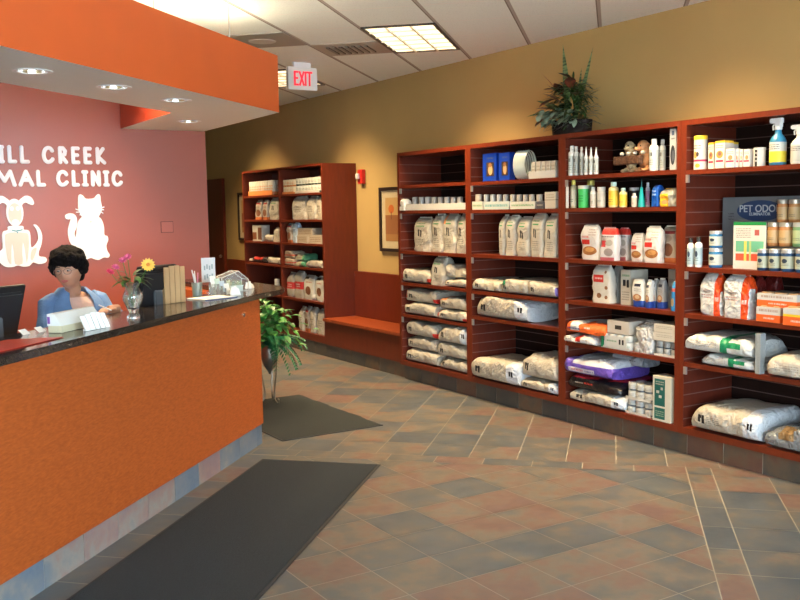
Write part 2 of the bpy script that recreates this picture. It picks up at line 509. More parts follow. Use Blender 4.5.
# exit sign
ex = empty('exit_sign', (4.08, 8.22, CH), 0, 'white hanging box sign with the word EXIT in red', 'exit sign')
MB().box(-.155, .155, 0, .055, -.26, -.045).build('housing', mat('sign_white', (.78, .77, .75), .4), ex, bevel=.004)
MB().box(-.09, .09, .005, .05, -.044, 0).build('canopy', M_plainwhite, ex)
mred = bpy.data.materials.new('exit_red'); nt, b = nodes_of(mred); setp(b, color=(.85, .03, .05), emis=(1, .03, .07), estr=.55, rough=.5)
def strokes(name, segs, w, th, m, parent, loc):
    q = MB()
    for seg in segs:
        q.tube([(p[0], 0, p[1]) for p in seg], w, 8)
    for i, vv in enumerate(q.v): q.v[i] = (vv[0], vv[1] * th, vv[2])
    o = q.build(name, m, parent, smooth=True); o.location = loc; return o
EX = {'E': [[(.032, 0), (0, 0), (0, .12), (.032, .12)], [(0, .062), (.027, .062)]], 'X': [[(0, 0), (.042, .12)], [(0, .12), (.042, 0)]], 'I': [[(0, 0), (0, .12)]], 'T': [[(0, .12), (.046, .12)], [(.023, .12), (.023, 0)]]}
for ch, dx in (('E', -.088), ('X', -.035), ('I', .027), ('T', .046)):
    q = MB()
    for seg in EX[ch]:
        for a, b_ in zip(seg[:-1], seg[1:]):
            d = Vector((b_[0] - a[0], 0, b_[1] - a[1])); L_ = d.length; ang = math.atan2(d.z, d.x)
            M = Matrix.Translation((a[0] + dx, 0, a[1])) @ Matrix.Rotation(-ang, 4, 'Y')
            q.box(-.008, L_ + .008, -.003, .001, -.009, .009, M=M)
    q.build('letter', mred, ex, loc=(0, -.001, -.212))

# ------------------------------------------------------------------ reception counter
A0 = Vector((2.70, 6.24)); dn = Vector((1, 1)).normalized(); nn = Vector((-1, 1)).normalized()
def cp(s, t): p = A0 + dn * s + nn * t; return (p.x, p.y)
mco = bpy.data.materials.new('orange_woven_laminate'); nt, b = nodes_of(mco); g = NG(nt)
v_ = g.coord('Object', rot=(0, 0, -PI / 4), scale=(1, 1, 1))
v2 = g.coord('Object', rot=(0, .5, -PI / 4), scale=(9, 9, 34))
n1 = g.noise(v2, 3.0, 3); n2 = g.noise(v_, 3, 3)
col = g.mix(n1, (0.21, 0.036, 0.006), (0.56, 0.125, 0.022)); col = g.mix(g.m('MULTIPLY', n2, .35), col, (0.37, 0.074, 0.011))
nt.links.new(col, b.inputs['Base Color']); setp(b, rough=.5, spec=.35)
bp = nt.nodes.new('ShaderNodeBump'); bp.inputs['Strength'].default_value = .25; bp.inputs['Distance'].default_value = .004
nt.links.new(n1, bp.inputs['Height']); nt.links.new(bp.outputs[0], b.inputs['Normal'])
mgr = bpy.data.materials.new('dark_granite'); nt, b = nodes_of(mgr); g = NG(nt)
n1 = g.noise(g.coord('Object'), 150, 6)
cr = nt.nodes.new('ShaderNodeValToRGB'); nt.links.new(n1, cr.inputs[0]); e = cr.color_ramp.elements
e[0].position = .42; e[0].color = (.022, .015, .011, 1); e[1].position = .72; e[1].color = (.085, .062, .042, 1)
nt.links.new(cr.outputs[0], b.inputs['Base Color']); setp(b, rough=.12, spec=.6)
rc = empty('reception_counter', (A0.x, A0.y, 0), 0, 'long orange reception counter with a dark granite top and tiled foot', 'counter')
def rel(p): return (p[0] - A0.x, p[1] - A0.y)
SL = -5.3
body = MB().prism([rel(cp(SL, 0)), rel(cp(0, 0)), (0, 1.795), (-.14, 1.795), rel((2.56, 6.24 + .1)), rel(cp(SL, .14))], .15, 1.07)
body.build('front_panel', mco, rc)
# granite transaction ledge with rounded nose
nose = [cp(SL, -.03), cp(-.15, -.03), cp(.02, -.03)]
arc = []
c0 = Vector((2.72, 6.70)); 
pts = [(2.735, 6.232), (2.83, 6.30), (2.925, 6.375), (3.01, 6.48), (3.07, 6.60), (3.095, 6.74), (3.095, 8.03)]
top = nose[:2] + pts + [(2.66, 8.03), (2.66, 6.78), (2.60, 6.60), cp(-.2, .40), cp(SL, .40)]
MB().prism([rel(p) for p in top], 1.072, 1.11).build('granite_top', mgr, rc, bevel=.006)
MB().box(-.03, -.012, -.004, .004, -.006, .006).build('lock', M_chrome, rc).location = (-.21, -.225, .99)
q = MB().lathe([(.016, 0), (.016, .006), (.008, .01)], 14); lk = q.build('lock_face', M_chrome, rc, smooth=True)
lk.location = (-.215, -.215, .985); lk.rotation_euler = (PI / 2, 0, PI / 4)
tb = tile_band('baseboard_counter', cp(SL, .012), cp(0, .012), 0, .15, .02, .325, 5, M_slate_counter)
tile_band('baseboard_counter_end', (2.688, 6.27), (2.688, 8.04), 0, .15, .02, .325, 6, M_slate_counter)
# desk behind
desk = empty('reception_desk', (A0.x, A0.y, 0), 0, 'wood-edged work surface behind the orange counter', 'desk')
M_desk = mat('maple_desk', (0.45, 0.27, 0.13), .4, var=.15, scale=5, stretch=(1, 12, 1))
MB().prism([rel(cp(SL, .16)), rel(cp(-.35, .16)), rel((2.50, 6.6)), rel((2.50, 8.0)), rel((1.9, 8.0)), rel((1.9, 7.1)), rel(cp(-1.0, .66)), rel(cp(SL, .66))], .72, .76).build('desk_top', M_desk, desk)
for s_ in (-.8, -2.6, -4.4):
    MB().prism([rel(cp(s_, .17)), rel(cp(s_ + .03, .17)), rel(cp(s_ + .03, .64)), rel(cp(s_, .64))], 0, .72).build('side_panel', M_desk, desk)
MB().prism([rel((1.95, 7.5)), rel((2.45, 7.5)), rel((2.45, 7.53)), rel((1.95, 7.53))], 0, .72).build('side_panel', M_desk, desk)

# ------------------------------------------------------------------ display cabinets
SH = dict(a=1.930, b=1.686, c=1.292, d=0.976)
ZP = 0.195       # bottom board top
UN = [(6.675, 7.85, [1.932, 1.686, 1.291, .979, .664], 'leftmost tall cherry display cabinet, next to the bench'),
      (5.455, 6.675, [1.924, 1.682, 1.295, .972, .746], 'cherry display cabinet, second from the bench'),
      (4.285, 5.455, [1.93, 1.684, 1.295, .976, .650], 'cherry display cabinet under the dog figurine and shampoo bottles'),
      (3.06, 4.285, [1.922, 1.283, .970, .640], 'rightmost cherry display cabinet, with the spray bottles')]
TH = .038
M_clip = mat('clip_metal', (.50, .50, .49), .35, metal=.75)
for (y0, y1, shelves, lab) in UN:
    c = empty('display_cabinet', (CX, (y0 + y1) / 2, 0), 0, lab, 'cabinet', 'cherry display cabinets along the wall')
    W = (y1 - y0) / 2 - .0008; D = WX - CX - .002
    for (a, b_) in ((-W, -W + TH), (W - TH, W)):
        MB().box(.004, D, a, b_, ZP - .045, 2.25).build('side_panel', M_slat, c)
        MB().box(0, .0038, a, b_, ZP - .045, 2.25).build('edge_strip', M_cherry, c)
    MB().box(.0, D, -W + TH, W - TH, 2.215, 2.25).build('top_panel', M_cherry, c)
    MB().box(D - .02, D, -W + TH, W - TH, ZP, 2.215).build('back_panel', M_cherry_shaded, c)
    MB().box(0, D, -W + TH, W - TH, ZP - .045, ZP).build('bottom_board', M_cherry, c)
    for z in shelves:
        s_ = MB().box(.004, D - .02, -W + TH + .001, W - TH - .001, z - .03, z).build('shelf', M_cherry, c)
    for z in shelves:
        for sy in (-1, 1):
            yy = sy * (W - TH - .012)
            if sy < 0:
                MB().box(.20, .215, yy - .012, yy + .012, z - .082, z - .0305).build('shelf_clip', M_clip, c); continue
            MB().box(-.002, .010, yy - .012, yy + .012, z - .082, z - .0305).build('shelf_clip', M_clip, c)
tile_band('baseboard_right', (CX + .05, 7.85), (CX + .05, 3.0), 0, .149, .02, .30, 11, M_slate_shaded)
tile_band('baseboard_bench', (CX + .08, 12.0), (CX + .08, 7.86), 0, .149, .02, .30, 12, M_slate_shaded)

# bench with tall back, between bookcase and cabinets, another one past the bookcase
def bench(y0, y1, lab, ze):
    c = empty('bench', (CX, (y0 + y1) / 2, 0), 0, lab, 'bench'); W = (y1 - y0) / 2 - .001
    MB().box(.03, WX - CX - .06, -W, W, .42, .455).build('seat', M_bench, c, bevel=.004)
    MB().box(.06, .09, -W, W, .15, .418).build('apron', M_cherry, c)
    MB().box(WX - CX - .055, WX - CX - .002, -W, W, .15, .985).build('backrest', M_cherry, c)
    return c
bench(7.852, 9.588, 'cherry wood bench built in between the bookcase and the display cabinets', 0)
bench(11.96, 13.6, 'cherry bench back just past the far end of the bookcase', 0)

# bookcase
bc = empty('bookcase', (4.97, 10.77, 0), 0, 'tall two-column cherry bookcase beyond the bench', 'bookcase')
W = 1.18; D = WX - 4.97 - .002
BS = [1.912, 1.595, 1.310, 1.022, .630]
for (a, b_) in ((-W, -W + .03), (-.018, .018), (W - .03, W)):
    MB().box(0, D, a, b_, .15, 2.245).build('side_panel' if a != -.018 else 'divider', M_cherry, bc)
MB().box(-.0, D, -W + .03, W - .03, 2.22, 2.245).build('top_panel', M_cherry, bc)
MB().box(D - .02, D, -W + .03, W - .03, .15, 2.22).build('back_panel', M_cherry, bc)
MB().box(0, D - .02, -W + .03, W - .03, .15, .235).build('bottom_board', M_cherry, bc)
for z in BS:
    for (a, b_) in ((-W + .031, -.019), (.019, W - .031)):
        MB().box(.002, D - .021, a, b_, z - .025, z).build('shelf', M_cherry, bc)

# door further on
dr = structure('door_1', MB().box(WX - .05, WX - .005, 13.72, 14.75, 0, 2.225), M_cherry)
MB().lathe([(.02, 0), (.028, .03), (0, .05)], 12).build('door_handle', M_steel, dr).location = (WX - .08, 13.8, 1.0)

# ------------------------------------------------------------------ light
w = bpy.data.worlds.new('sky'); S.world = w; w.use_nodes = True
bg = w.node_tree.nodes['Background']; bg.inputs[0].default_value = (0.66, 0.84, 1.0, 1); bg.inputs[1].default_value = 17.5
def area(name, loc, size, sizey, power, color, direction, spread=PI, portal=False):
    l = bpy.data.lights.new(name, 'AREA'); l.shape = 'RECTANGLE'; l.size = size; l.size_y = sizey; l.energy = power; l.color = color; l.spread = spread
    if portal: l.cycles.is_portal = True
    o = bpy.data.objects.new(name, l); COL.objects.link(o); o.location = loc
    o.rotation_euler = Vector(direction).to_track_quat('-Z', 'Y').to_euler(); return o
area('window_portal', (.13, -2.01, 1.5), 7.05, 2.5, 1, (1, 1, 1), (0, 1, 0), portal=True)
for (u_, v_) in ((-1.95, 7.185), (-1.95 - 3 * CT, 7.185 + 3 * CT), (-1.95 + 3 * CT, 7.185 - 3 * CT), (-1.95 - 6 * CT, 7.185 + 6 * CT), (-1.95 - 3 * CT, 7.185 - 3*CT)):
    c = uv2(u_ + CT / 2, v_ + CT)
    a_ = area('panel_lamp', (c[0], c[1], CH - .03), 1.1, .5, 72, (1.0, .74, .42), (0, 0, -1), spread=math.radians(112))
    a_.rotation_euler = (0, 0, PI / 4)
sn = bpy.data.lights.new('sun', 'SUN'); sn.energy = 26; sn.angle = math.radians(1); sn.color = (1, .97, .92)
sno = bpy.data.objects.new('sun', sn); COL.objects.link(sno); sno.rotation_euler = Vector((.25, -.45, -1)).to_track_quat('-Z', 'Y').to_euler()
S.view_settings.view_transform = 'Standard'; S.view_settings.look = 'None'; S.view_settings.exposure = 0.0; S.view_settings.gamma = 1.0

# ================================================================== goods on the shelves
def printed(name, base, rects=(), text=(), rough=0.55, crinkle=0.0, ell_=(), metal=0.0, vary=0.06, spec=.4):
    """procedural packaging print. rect: (u0,u1,v0,v1,colour,face) u runs left->right seen from the room, v upward, face 'f' front only, 'a' all round.
    text: (u0,u1,v0,v1,rows,colour) lines of small type"""
    m = bpy.data.materials.new(name); nt, b = nodes_of(m); g = NG(nt)
    x, y, z = g.sep(g.coord('Generated'))[:3]
    u = g.m('SUBTRACT', 1.0, y)
    ob = g.coord('Object')
    nz = g.noise(ob, 14, 3)
    col = g.mix(nz, [c * (1 - vary) for c in base], [min(1, c * (1 + vary)) for c in base])
    front = g.m('LESS_THAN', x, 0.45)
    for (u0_, u1_, v0_, v1_, c, f) in rects:
        k = g.m('MULTIPLY', g.rng(u, u0_, u1_), g.rng(z, v0_, v1_))
        if f == 'f': k = g.m('MULTIPLY', k, front)
        col = g.mix(k, col, c)
    for (cu, cv, ru, rv, c) in ell_:
        a = g.m('POWER', g.m('ABSOLUTE', g.m('DIVIDE', g.m('SUBTRACT', u, cu), ru)), 2.0); d = g.m('POWER', g.m('ABSOLUTE', g.m('DIVIDE', g.m('SUBTRACT', z, cv), rv)), 2.0)
        k = g.m('MULTIPLY', g.m('LESS_THAN', g.m('ADD', a, d), 1.0), front); col = g.mix(k, col, c)
    for (u0_, u1_, v0_, v1_, rows, c) in text:
        k = g.m('MULTIPLY', g.rng(u, u0_, u1_), g.rng(z, v0_, v1_))
        fr = g.m('FRACT', g.m('MULTIPLY', g.m('SUBTRACT', z, v0_), rows / (v1_ - v0_)))
        k = g.m('MULTIPLY', k, g.rng(fr, .25, .75))
        cx = nt.nodes.new('ShaderNodeCombineXYZ')
        nt.links.new(g.m('MULTIPLY', u, 45.0), cx.inputs[0]); nt.links.new(g.m('FLOOR', g.m('MULTIPLY', z, rows / (v1_ - v0_))), cx.inputs[1])
        k = g.m('MULTIPLY', k, g.m('GREATER_THAN', g.noise(cx.outputs[0], 1.0, 0), .46))
        k = g.m('MULTIPLY', k, front); col = g.mix(g.m('MULTIPLY', k, .75), col, c)
    dk = nt.nodes.new('ShaderNodeVectorMath'); dk.operation = 'SCALE'; nt.links.new(col, dk.inputs[0]); dk.inputs['Scale'].default_value = .84
    nt.links.new(dk.outputs[0], b.inputs['Base Color']); setp(b, rough=rough, metal=metal, spec=spec)
    if crinkle:
        bp = nt.nodes.new('ShaderNodeBump'); bp.inputs['Strength'].default_value = min(1, crinkle * 1.5); bp.inputs['Distance'].default_value = 0.02
        vor = nt.nodes.new('ShaderNodeTexVoronoi'); vor.inputs['Scale'].default_value = 6.5; vor.feature = 'F1'
        dn_ = nt.nodes.new('ShaderNodeVectorMath'); dn_.operation = 'ADD'; nt.links.new(ob, dn_.inputs[0]); nt.links.new(g.noise(ob, 7, 3, out='Color'), dn_.inputs[1])
        nt.links.new(dn_.outputs[0], vor.inputs['Vector'])
        nt.links.new(g.m('ADD', vor.outputs['Distance'], g.m('MULTIPLY', g.noise(ob, 22, 2), .22)), bp.inputs['Height']); nt.links.new(bp.outputs[0], b.inputs['Normal'])
    return m

K = (.012, .011, .012); CR = (.52, .465, .37); WH = (.70, .69, .65); GN = (.03, .22, .08); TX = (.16, .15, .13); RD = (.62, .03, .02); OR = (.80, .13, .02)
BL = (.02, .08, .42); YE = (.80, .52, .03); BR = (.24, .10, .04)
MARK_L = [(.13, .17, .36, .62, K, 'f'), (.19, .23, .32, .62, K, 'f'), (.165, .185, .50, .60, K, 'f')]
TXT_L = [(.26, .46, .34, .6, 4, TX)]
MARK_S = [(.34, .42, .46, .66, K, 'f'), (.47, .55, .44, .64, K, 'f'), (.41, .44, .60, .66, K, 'f'), (.24, .72, .745, .775, (.05, .28, .10), 'f')]
TXT_S = [(.22, .72, .80, .87, 1, GN), (.24, .74, .14, .38, 5, TX)]
STY = {}
def sty(k, *a, **kw): STY[k] = (a, kw)
for lie, MK, TT in ((1, MARK_L, TXT_L), (0, MARK_S, TXT_S)):
    p_ = 'L' if lie else 'S'
    sty(p_ + 'rx', CR, MK, TT, crinkle=.35)
    sty(p_ + 'rxr', CR, MK + [(-1, .07, .3, 2, RD, 'a'), (.9, 2, -1, .4, RD, 'a')], TT, crinkle=.35)
    sty(p_ + 'rxo', CR, MK + [(-1, .3, .75, 2, (.75, .26, .08), 'a')], TT, crinkle=.35)
    sty(p_ + 'rxp', CR, [], TT, crinkle=.35)
    sty(p_ + 'rxlit', CR, MK + [(.80, 2, -1, 2, (.70, .72, .74), 'a'), (.86, .89, .45, .66, K, 'f'), (.90, .93, .42, .66, K, 'f')], TT, crinkle=.45)  # right end paler and bluish: daylight painted into the bag colour
    sty(p_ + 'rxg', CR, MK + [(-1, .22, .62, 2, (.02, .20, .09), 'a')], TT, crinkle=.35)
    sty(p_ + 'rxv', CR, MK + [(.95, 2, -1, .8, (.20, .14, .5), 'a')], TT, crinkle=.35)
    sty(p_ + 'rxplain', (.58, .52, .42), [], [(.2, .7, .3, .6, 3, (.3, .25, .2))], crinkle=.35)
sty('Lredwhite', (.68, .64, .60), [(.42, .60, .28, .85, RD, 'f')], [(.08, .34, .35, .7, 2, K), (.62, .85, .4, .6, 1, K)], crinkle=.35)
sty('Lorange', (.70, .68, .66), [(.38, 2, -1, .95, OR, 'a'), (-1, .38, -1, .3, OR, 'a'), (-1, .15, .3, 2, OR, 'a')], [(.06, .40, .32, .58, 1, (.03, .05, .3)), (.5, .66, .45, .7, 1, WH)], crinkle=.3)
sty('Lblack', (.012, .011, .013), [(-1, 2, .86, 2, (.45, .02, .03), 'a')], [(.18, .34, .42, .6, 1, (.4, .35, .3)), (.36, .52, .40, .66, 1, (.6, .05, .03))], crinkle=.2, rough=.3)
sty('Lpurple', (.66, .66, .68), [(-1, 2, -1, .62, (.14, .08, .42), 'a'), (-1, .2, -1, 2, (.14, .08, .42), 'a'), (.12, .66, .16, .42, (.66, .62, .66), 'f')], [(.16, .44, .2, .4, 1, (.5, .03, .05)), (.46, .64, .2, .38, 1, (.03, .05, .3))], crinkle=.3, rough=.35)
sty('Lgreybag', (.40, .40, .42), [], [(.2, .8, .4, .6, 1, K)], crinkle=.4, rough=.35)
sty('Lgreenband', (.66, .66, .62), [(.56, .66, -1, 2, (.01, .24, .10), 'a'), (.66, .86, .45, .75, (.01, .24, .10), 'f')], [(.1, .5, .35, .7, 3, (.5, .4, .25))], crinkle=.4, rough=.4)
sty('Lfoil', (.30, .32, .33), [(.3, .6, .5, 1, (.35, .22, .1), 'f')], [], crinkle=.9, rough=.25, metal=.3)
sty('Lredblack', (.03, .02, .02), [(.35, .8, .5, 2, (.5, .03, .02), 'a'), (.05, .3, .2, .6, (.6, .5, .45), 'f')], [], crinkle=.5)
sty('Ltreatp', (.55, .42, .30), [(-1, 2, .38, .55, (.5, .07, .04), 'f')], [(.1, .9, .6, .9, 2, K)], crinkle=.3)
sty('Ltreatg', (.50, .50, .36), [(.7, 2, -1, 2, (.10, .35, .18), 'a')], [(.1, .7, .3, .8, 2, (.3, .1, .05))], crinkle=.3)
sty('Streat', (.66, .63, .60), [(.1, .55, .44, .58, RD, 'f')], [(.45, .9, .68, .9, 3, (.35, .25, .2)), (.1, .5, .6, .72, 1, RD)], ell_=[(.52, .26, .40, .13, (.33, .13, .04)), (.55, .29, .26, .07, (.55, .28, .10))], crinkle=.2, rough=.35)
sty('Streatr', (.66, .63, .62), [(-1, 2, .80, 2, RD, 'a'), (.12, .42, .42, .62, (.55, .05, .06), 'f'), (.1, .9, -.1, .10, (.5, .12, .15), 'f')], [(.1, .9, .70, .78, 1, K)], ell_=[(.6, .26, .28, .12, (.35, .30, .28)), (.62, .55, .24, .10, (.42, .40, .36))], crinkle=.2, rough=.35)
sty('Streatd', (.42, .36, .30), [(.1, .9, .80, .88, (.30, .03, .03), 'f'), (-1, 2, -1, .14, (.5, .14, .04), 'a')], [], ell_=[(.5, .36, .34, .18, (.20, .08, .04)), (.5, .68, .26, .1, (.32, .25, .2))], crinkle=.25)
sty('Sbiscuit', (.62, .57, .48), [(.12, .66, .56, .76, RD, 'f')], [(.18, .6, .62, .71, 1, WH)], ell_=[(.42, .2, .13, .07, BR), (.8, .42, .08, .05, BR), (.78, .16, .08, .05, BR), (.76, .84, .06, .04, BR)], crinkle=.2)
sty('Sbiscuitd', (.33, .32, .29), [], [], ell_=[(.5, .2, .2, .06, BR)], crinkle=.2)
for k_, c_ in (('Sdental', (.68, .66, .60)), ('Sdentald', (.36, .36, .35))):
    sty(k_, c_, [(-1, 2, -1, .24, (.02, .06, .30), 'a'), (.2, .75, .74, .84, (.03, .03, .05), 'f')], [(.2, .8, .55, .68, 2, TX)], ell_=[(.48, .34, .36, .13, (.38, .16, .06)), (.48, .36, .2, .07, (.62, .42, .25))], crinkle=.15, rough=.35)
sty('Sbluedog', (.03, .22, .48), [(-1, 2, .66, .78, (.5, .1, .08), 'f')], [], ell_=[(.5, .3, .35, .14, (.45, .3, .15))], crinkle=.2)
sty('Ssack', (.62, .61, .58), [], [], crinkle=1.0, rough=.3)
sty('Sbluebag', (.01, .10, .48), [], [(.2, .8, .5, .8, 2, (.5, .6, .8))], crinkle=.4, rough=.3)
sty('Syelbag', (.34, .34, .30), [(-1, .62, -1, .72, (.85, .50, .03), 'a')], [(.1, .5, .4, .6, 1, (.5, .05, .03))], ell_=[(.38, .25, .2, .12, (.5, .25, .1))], crinkle=.4, rough=.35)
sty('Smega', (.66, .65, .62), [(.74, .97, -1, 2, (.80, .07, .01), 'a')], [(.77, .93, .30, .50, 1, WH), (.15, .6, .40, .52, 2, (.5, .15, .12))], ell_=[(.4, .58, .16, .05, (.45, .38, .34))], crinkle=.5, rough=.35)
sty('Sredbag', (.16, .015, .012), [], [], crinkle=.4, rough=.4)
sty('Sbluewhite', (.50, .60, .70), [], [(.2, .8, .5, .7, 2, BL)], crinkle=.4)
sty('Sredband', (.44, .40, .33), [(-1, 2, .34, .62, (.58, .03, .03), 'a')], [(.2, .8, .4, .56, 2, WH)], crinkle=.2)
sty('Soval', (.66, .62, .53), [(.1, .5, .86, .95, (.04, .03, .02), 'f')], [(.25, .8, .68, .78, 1, (.5, .08, .04))], ell_=[(.5, .38, .26, .18, (.22, .08, .03))], crinkle=.2)
sty('Bblue', (.008, .05, .40), [(.28, .85, .18, .68, (.06, .035, .02), 'f')], [(.3, .8, .76, .90, 1, (.1, .12, .2))], ell_=[(.58, .40, .16, .18, (.55, .36, .18)), (.56, .58, .12, .08, (.30, .14, .06))], rough=.3)
sty('Bcream', (.58, .53, .43), [], [(.12, .88, .4, .8, 2, (.3, .26, .2))])
sty('Bcream2', (.58, .52, .42), [(-1, 2, .50, .54, (.25, .2, .15), 'a')], [(.12, .88, .6, .9, 2, (.3, .26, .2))])
sty('Bwhitecard', (.74, .74, .74), [], [])
sty('Bbrushpack', (.46, .47, .48), [(.3, .7, .84, .95, (.06, .1, .16), 'f')], [(.2, .8, .72, .8, 1, K)], ell_=[(.5, .36, .38, .24, (.025, .03, .04)), (.55, .34, .2, .14, (.09, .10, .12))], rough=.3)
sty('Brxbox', (.55, .50, .40), [(.22, .5, .54, .72, K, 'f'), (.62, .85, .50, .72, K, 'f')], [(.1, .9, .78, .9, 1, GN), (.1, .9, .12, .4, 4, TX)])
sty('Bhandle', (.56, .50, .42), [(.36, .66, .34, .66, (.02, .015, .01), 'f')], [])
sty('Bgreencarton', (.62, .58, .46), [(.10, .68, .34, .94, (.01, .11, .09), 'f'), (.10, .68, .05, .30, (.01, .12, .10), 'f'), (.34, .5, .52, .58, CR, 'f'), (.2, .36, .62, .68, CR, 'f'), (.44, .56, .70, .76, CR, 'f')], [(.16, .62, .80, .90, 2, CR), (.16, .62, .10, .24, 3, (.4, .45, .3))])
sty('Bmedy', (.68, .64, .60), [(-1, 2, .92, 2, YE, 'a'), (.1, .9, .22, .30, (.4, .03, .08), 'f')], [(.1, .9, .72, .86, 2, K)], ell_=[(.5, .50, .36, .14, (.70, .25, .05)), (.5, .53, .18, .08, (.2, .1, .08))])
sty('Bmedw', (.68, .66, .63), [(.05, .95, .28, .38, (.42, .03, .1), 'f')], [(.1, .9, .70, .88, 2, K)], ell_=[(.55, .53, .26, .13, (.6, .25, .1))])
sty('Bodor', (.15, .17, .185), [], [(.2, .9, .44, .50, 1, (.02, .03, .04)), (.08, .16, .66, .78, 3, (.05, .06, .08))], ell_=[(.50, .80, .30, .15, (.015, .05, .14))], rough=.5)
sty('Bchart', (.66, .64, .58), [(-1, 2, .93, 2, (.01, .25, .06), 'f'), (.08, .94, .37, .60, (.15, .45, .28), 'f'), (.08, .94, .18, .33, (.70, .10, .05), 'f'), (.34, .42, .18, .60, (.75, .60, .12), 'f'), (.50, .56, .18, .60, (.45, .55, .2), 'f'), (.66, .80, .72, .84, (.45, .1, .08), 'f')], [(.08, .55, .66, .88, 6, TX)])
sty('Bvario', (.60, .58, .54), [(-1, 2, -1, .50, (.80, .13, .02), 'a')], [(.3, .75, .15, .38, 1, WH), (.1, .9, .62, .95, 1, (.35, .2, .15))])
sty('Bvarioy', (.60, .58, .54), [(-1, 2, -1, .52, (.80, .13, .02), 'a'), (-1, 2, .52, .66, (.85, .55, .03), 'a')], [(.3, .75, .15, .38, 1, WH)])
sty('Bleaflet', (.34, .36, .35), [(.18, .24, -1, 2, (.18, .2, .2), 'a'), (.45, .5, -1, 2, (.2, .22, .22), 'a'), (.72, .77, -1, 2, (.18, .2, .2), 'a')], [])
sty('Bbrownw', (.58, .54, .46), [(-1, .45, .1, .55, (.22, .07, .03), 'f'), (.6, 1, .1, .85, (.15, .06, .03), 'f')], [])
sty('Btanbox', (.55, .45, .33), [], [(.1, .9, .2, .8, 3, BR)])
sty('Ttraywhite', (.62, .60, .55), [], []); sty('Ttraygreen', (.58, .56, .48), [], [(.05, .95, .25, .75, 1, (.02, .25, .06))]); sty('Ttrayteal', (.52, .56, .54), [], [(.05, .95, .2, .8, 1, (.02, .28, .28))]); sty('Ttraydark', (.08, .08, .09), [], [(.1, .9, .3, .7, 1, CR)])
sty('Cansilver', (.42, .42, .41), [], [], rough=.3); sty('Cantan', (.52, .46, .38), [], [(.1, .9, .3, .6, 1, BR)])
_mc = {}
def M_sty(k):
    if k not in _mc:
        a, kw = STY[k]; _mc[k] = printed('print_' + k, *a, **kw)
    return _mc[k]

def se(t, n): c, s_ = math.cos(t), math.sin(t); return math.copysign(abs(c) ** (2 / n), c), math.copysign(abs(s_) ** (2 / n), s_)
def nz3(p, s_, seed): return noise.noise(Vector((p[0] * s_ + seed * 3.1, p[1] * s_ + seed * 7.7, p[2] * s_ + seed * 1.3)))
def bag_lying(W, D, h, seed, rough_=1.0):
    q = MB(); n = 28; st = 17; vs = []; fs = []
    amp = min(.16 * h, .017) * rough_
    rs = random.Random(seed); tl, tr_ = rs.uniform(.62, .85), rs.uniform(.7, .95)
    for i in range(st):
        t = i / (st - 1); y = (t - .5) * W
        e = min(t, 1 - t) * 2
        endk = (tr_ if t < .5 else tl)
        zs = endk + (1 - endk) * min(1, e * 2.6) ** .55
        if i in (0, st - 1): zs *= .86
        xs = .93 + .07 * min(1, e * 4) - (.03 if i in (0, st - 1) else 0)
        for k in range(n):
            cx_, cz_ = se(2 * PI * k / n, 3.6)
            x = D / 2 + cx_ * D / 2 * xs; z = (cz_ + 1) / 2 * h
            z = z * (zs if z > h * .1 else 1) ; p = (x, y, z)
            d = nz3(p, 9, seed) * amp * 1.3 + nz3(p, 24, seed) * amp * .6 + nz3(p, 4, seed + 5) * amp * 1.4
            z2 = z + (d if z > h * .25 else d * .2)
            x2 = x + cx_ * (d * .8) ; y2 = y + (nz3(p, 14, seed + 9) * amp * .8 if i in (0, st - 1) else 0)
            vs.append((max(0, x2), max(-W / 2, min(W / 2, y2)), max(0, min(h, z2))))
    for i in range(st - 1):
        for k in range(n):
            k2 = (k + 1) % n; fs.append((i * n + k, i * n + k2, (i + 1) * n + k2, (i + 1) * n + k))
    q.add(vs, fs)
    for i in (0, st - 1):           # end caps with a tucked fold
        ring_ = [i * n + k for k in range(n)]; s_ = -1 if i == 0 else 1
        b0 = len(q.v); cz = h * .42
        for k in range(n):
            p = vs[i * n + k]; q.v.append((D / 2 + (p[0] - D / 2) * .62, p[1] - s_ * .010 + 0, cz + (p[2] - cz) * .35))
        for k in range(n):
            k2 = (k + 1) % n; q.f.append((ring_[k], ring_[k2], b0 + k2, b0 + k)); q.m.append(0)
        q.f.append(tuple(b0 + k for k in range(n))); q.m.append(0)
    return q
def bag_standing(W, D, h, seed, rough_=1.0, top=.8):
    q = MB(); n = 28; st = 15; vs = []; fs = []; rs = random.Random(seed)
    amp = min(.07 * W, .012) * rough_; lean = rs.uniform(-.01, .01)
    for i in range(st):
        t = i / (st - 1); z = t * h * .965
        ds = 1 - max(0, (t - .62) / .38) ** 2.6 * .72; ws = 1 - max(0, (t - .55) / .45) ** 2.4 * (1 - top)
        if i == 0: ds *= .94; ws *= .96
        for k in range(n):
            cx_, cy_ = se(2 * PI * k / n, 4.5)
            p = (D / 2 + cx_ * D / 2 * ds, cy_ * W / 2 * ws, z)
            d = (nz3(p, 10, seed) + .6 * nz3(p, 26, seed)) * amp
            vs.append((max(0, p[0] + cx_ * d), max(-W / 2, min(W / 2, p[1] + cy_ * d + lean * t)), z + (nz3(p, 8, seed) * .01 if t > .6 else 0)))
    for i in range(st - 1):
        for k in range(n):
            k2 = (k + 1) % n; fs.append((i * n + k, i * n + k2, (i + 1) * n + k2, (i + 1) * n + k))
    fs.append(tuple(range(n))[::-1]); fs.append(tuple((st - 1) * n + k for k in range(n)))
    return q.add(vs, fs)

SEED = [100]
GL = {}
def simple(k, *a, **kw):
    if k not in GL: GL[k] = mat(k, *a, **kw)
    return GL[k]
def root_of(name, x, y, z, lab, cat, grp): return empty(name, (x, y, z), 0, lab, cat, grp or None)

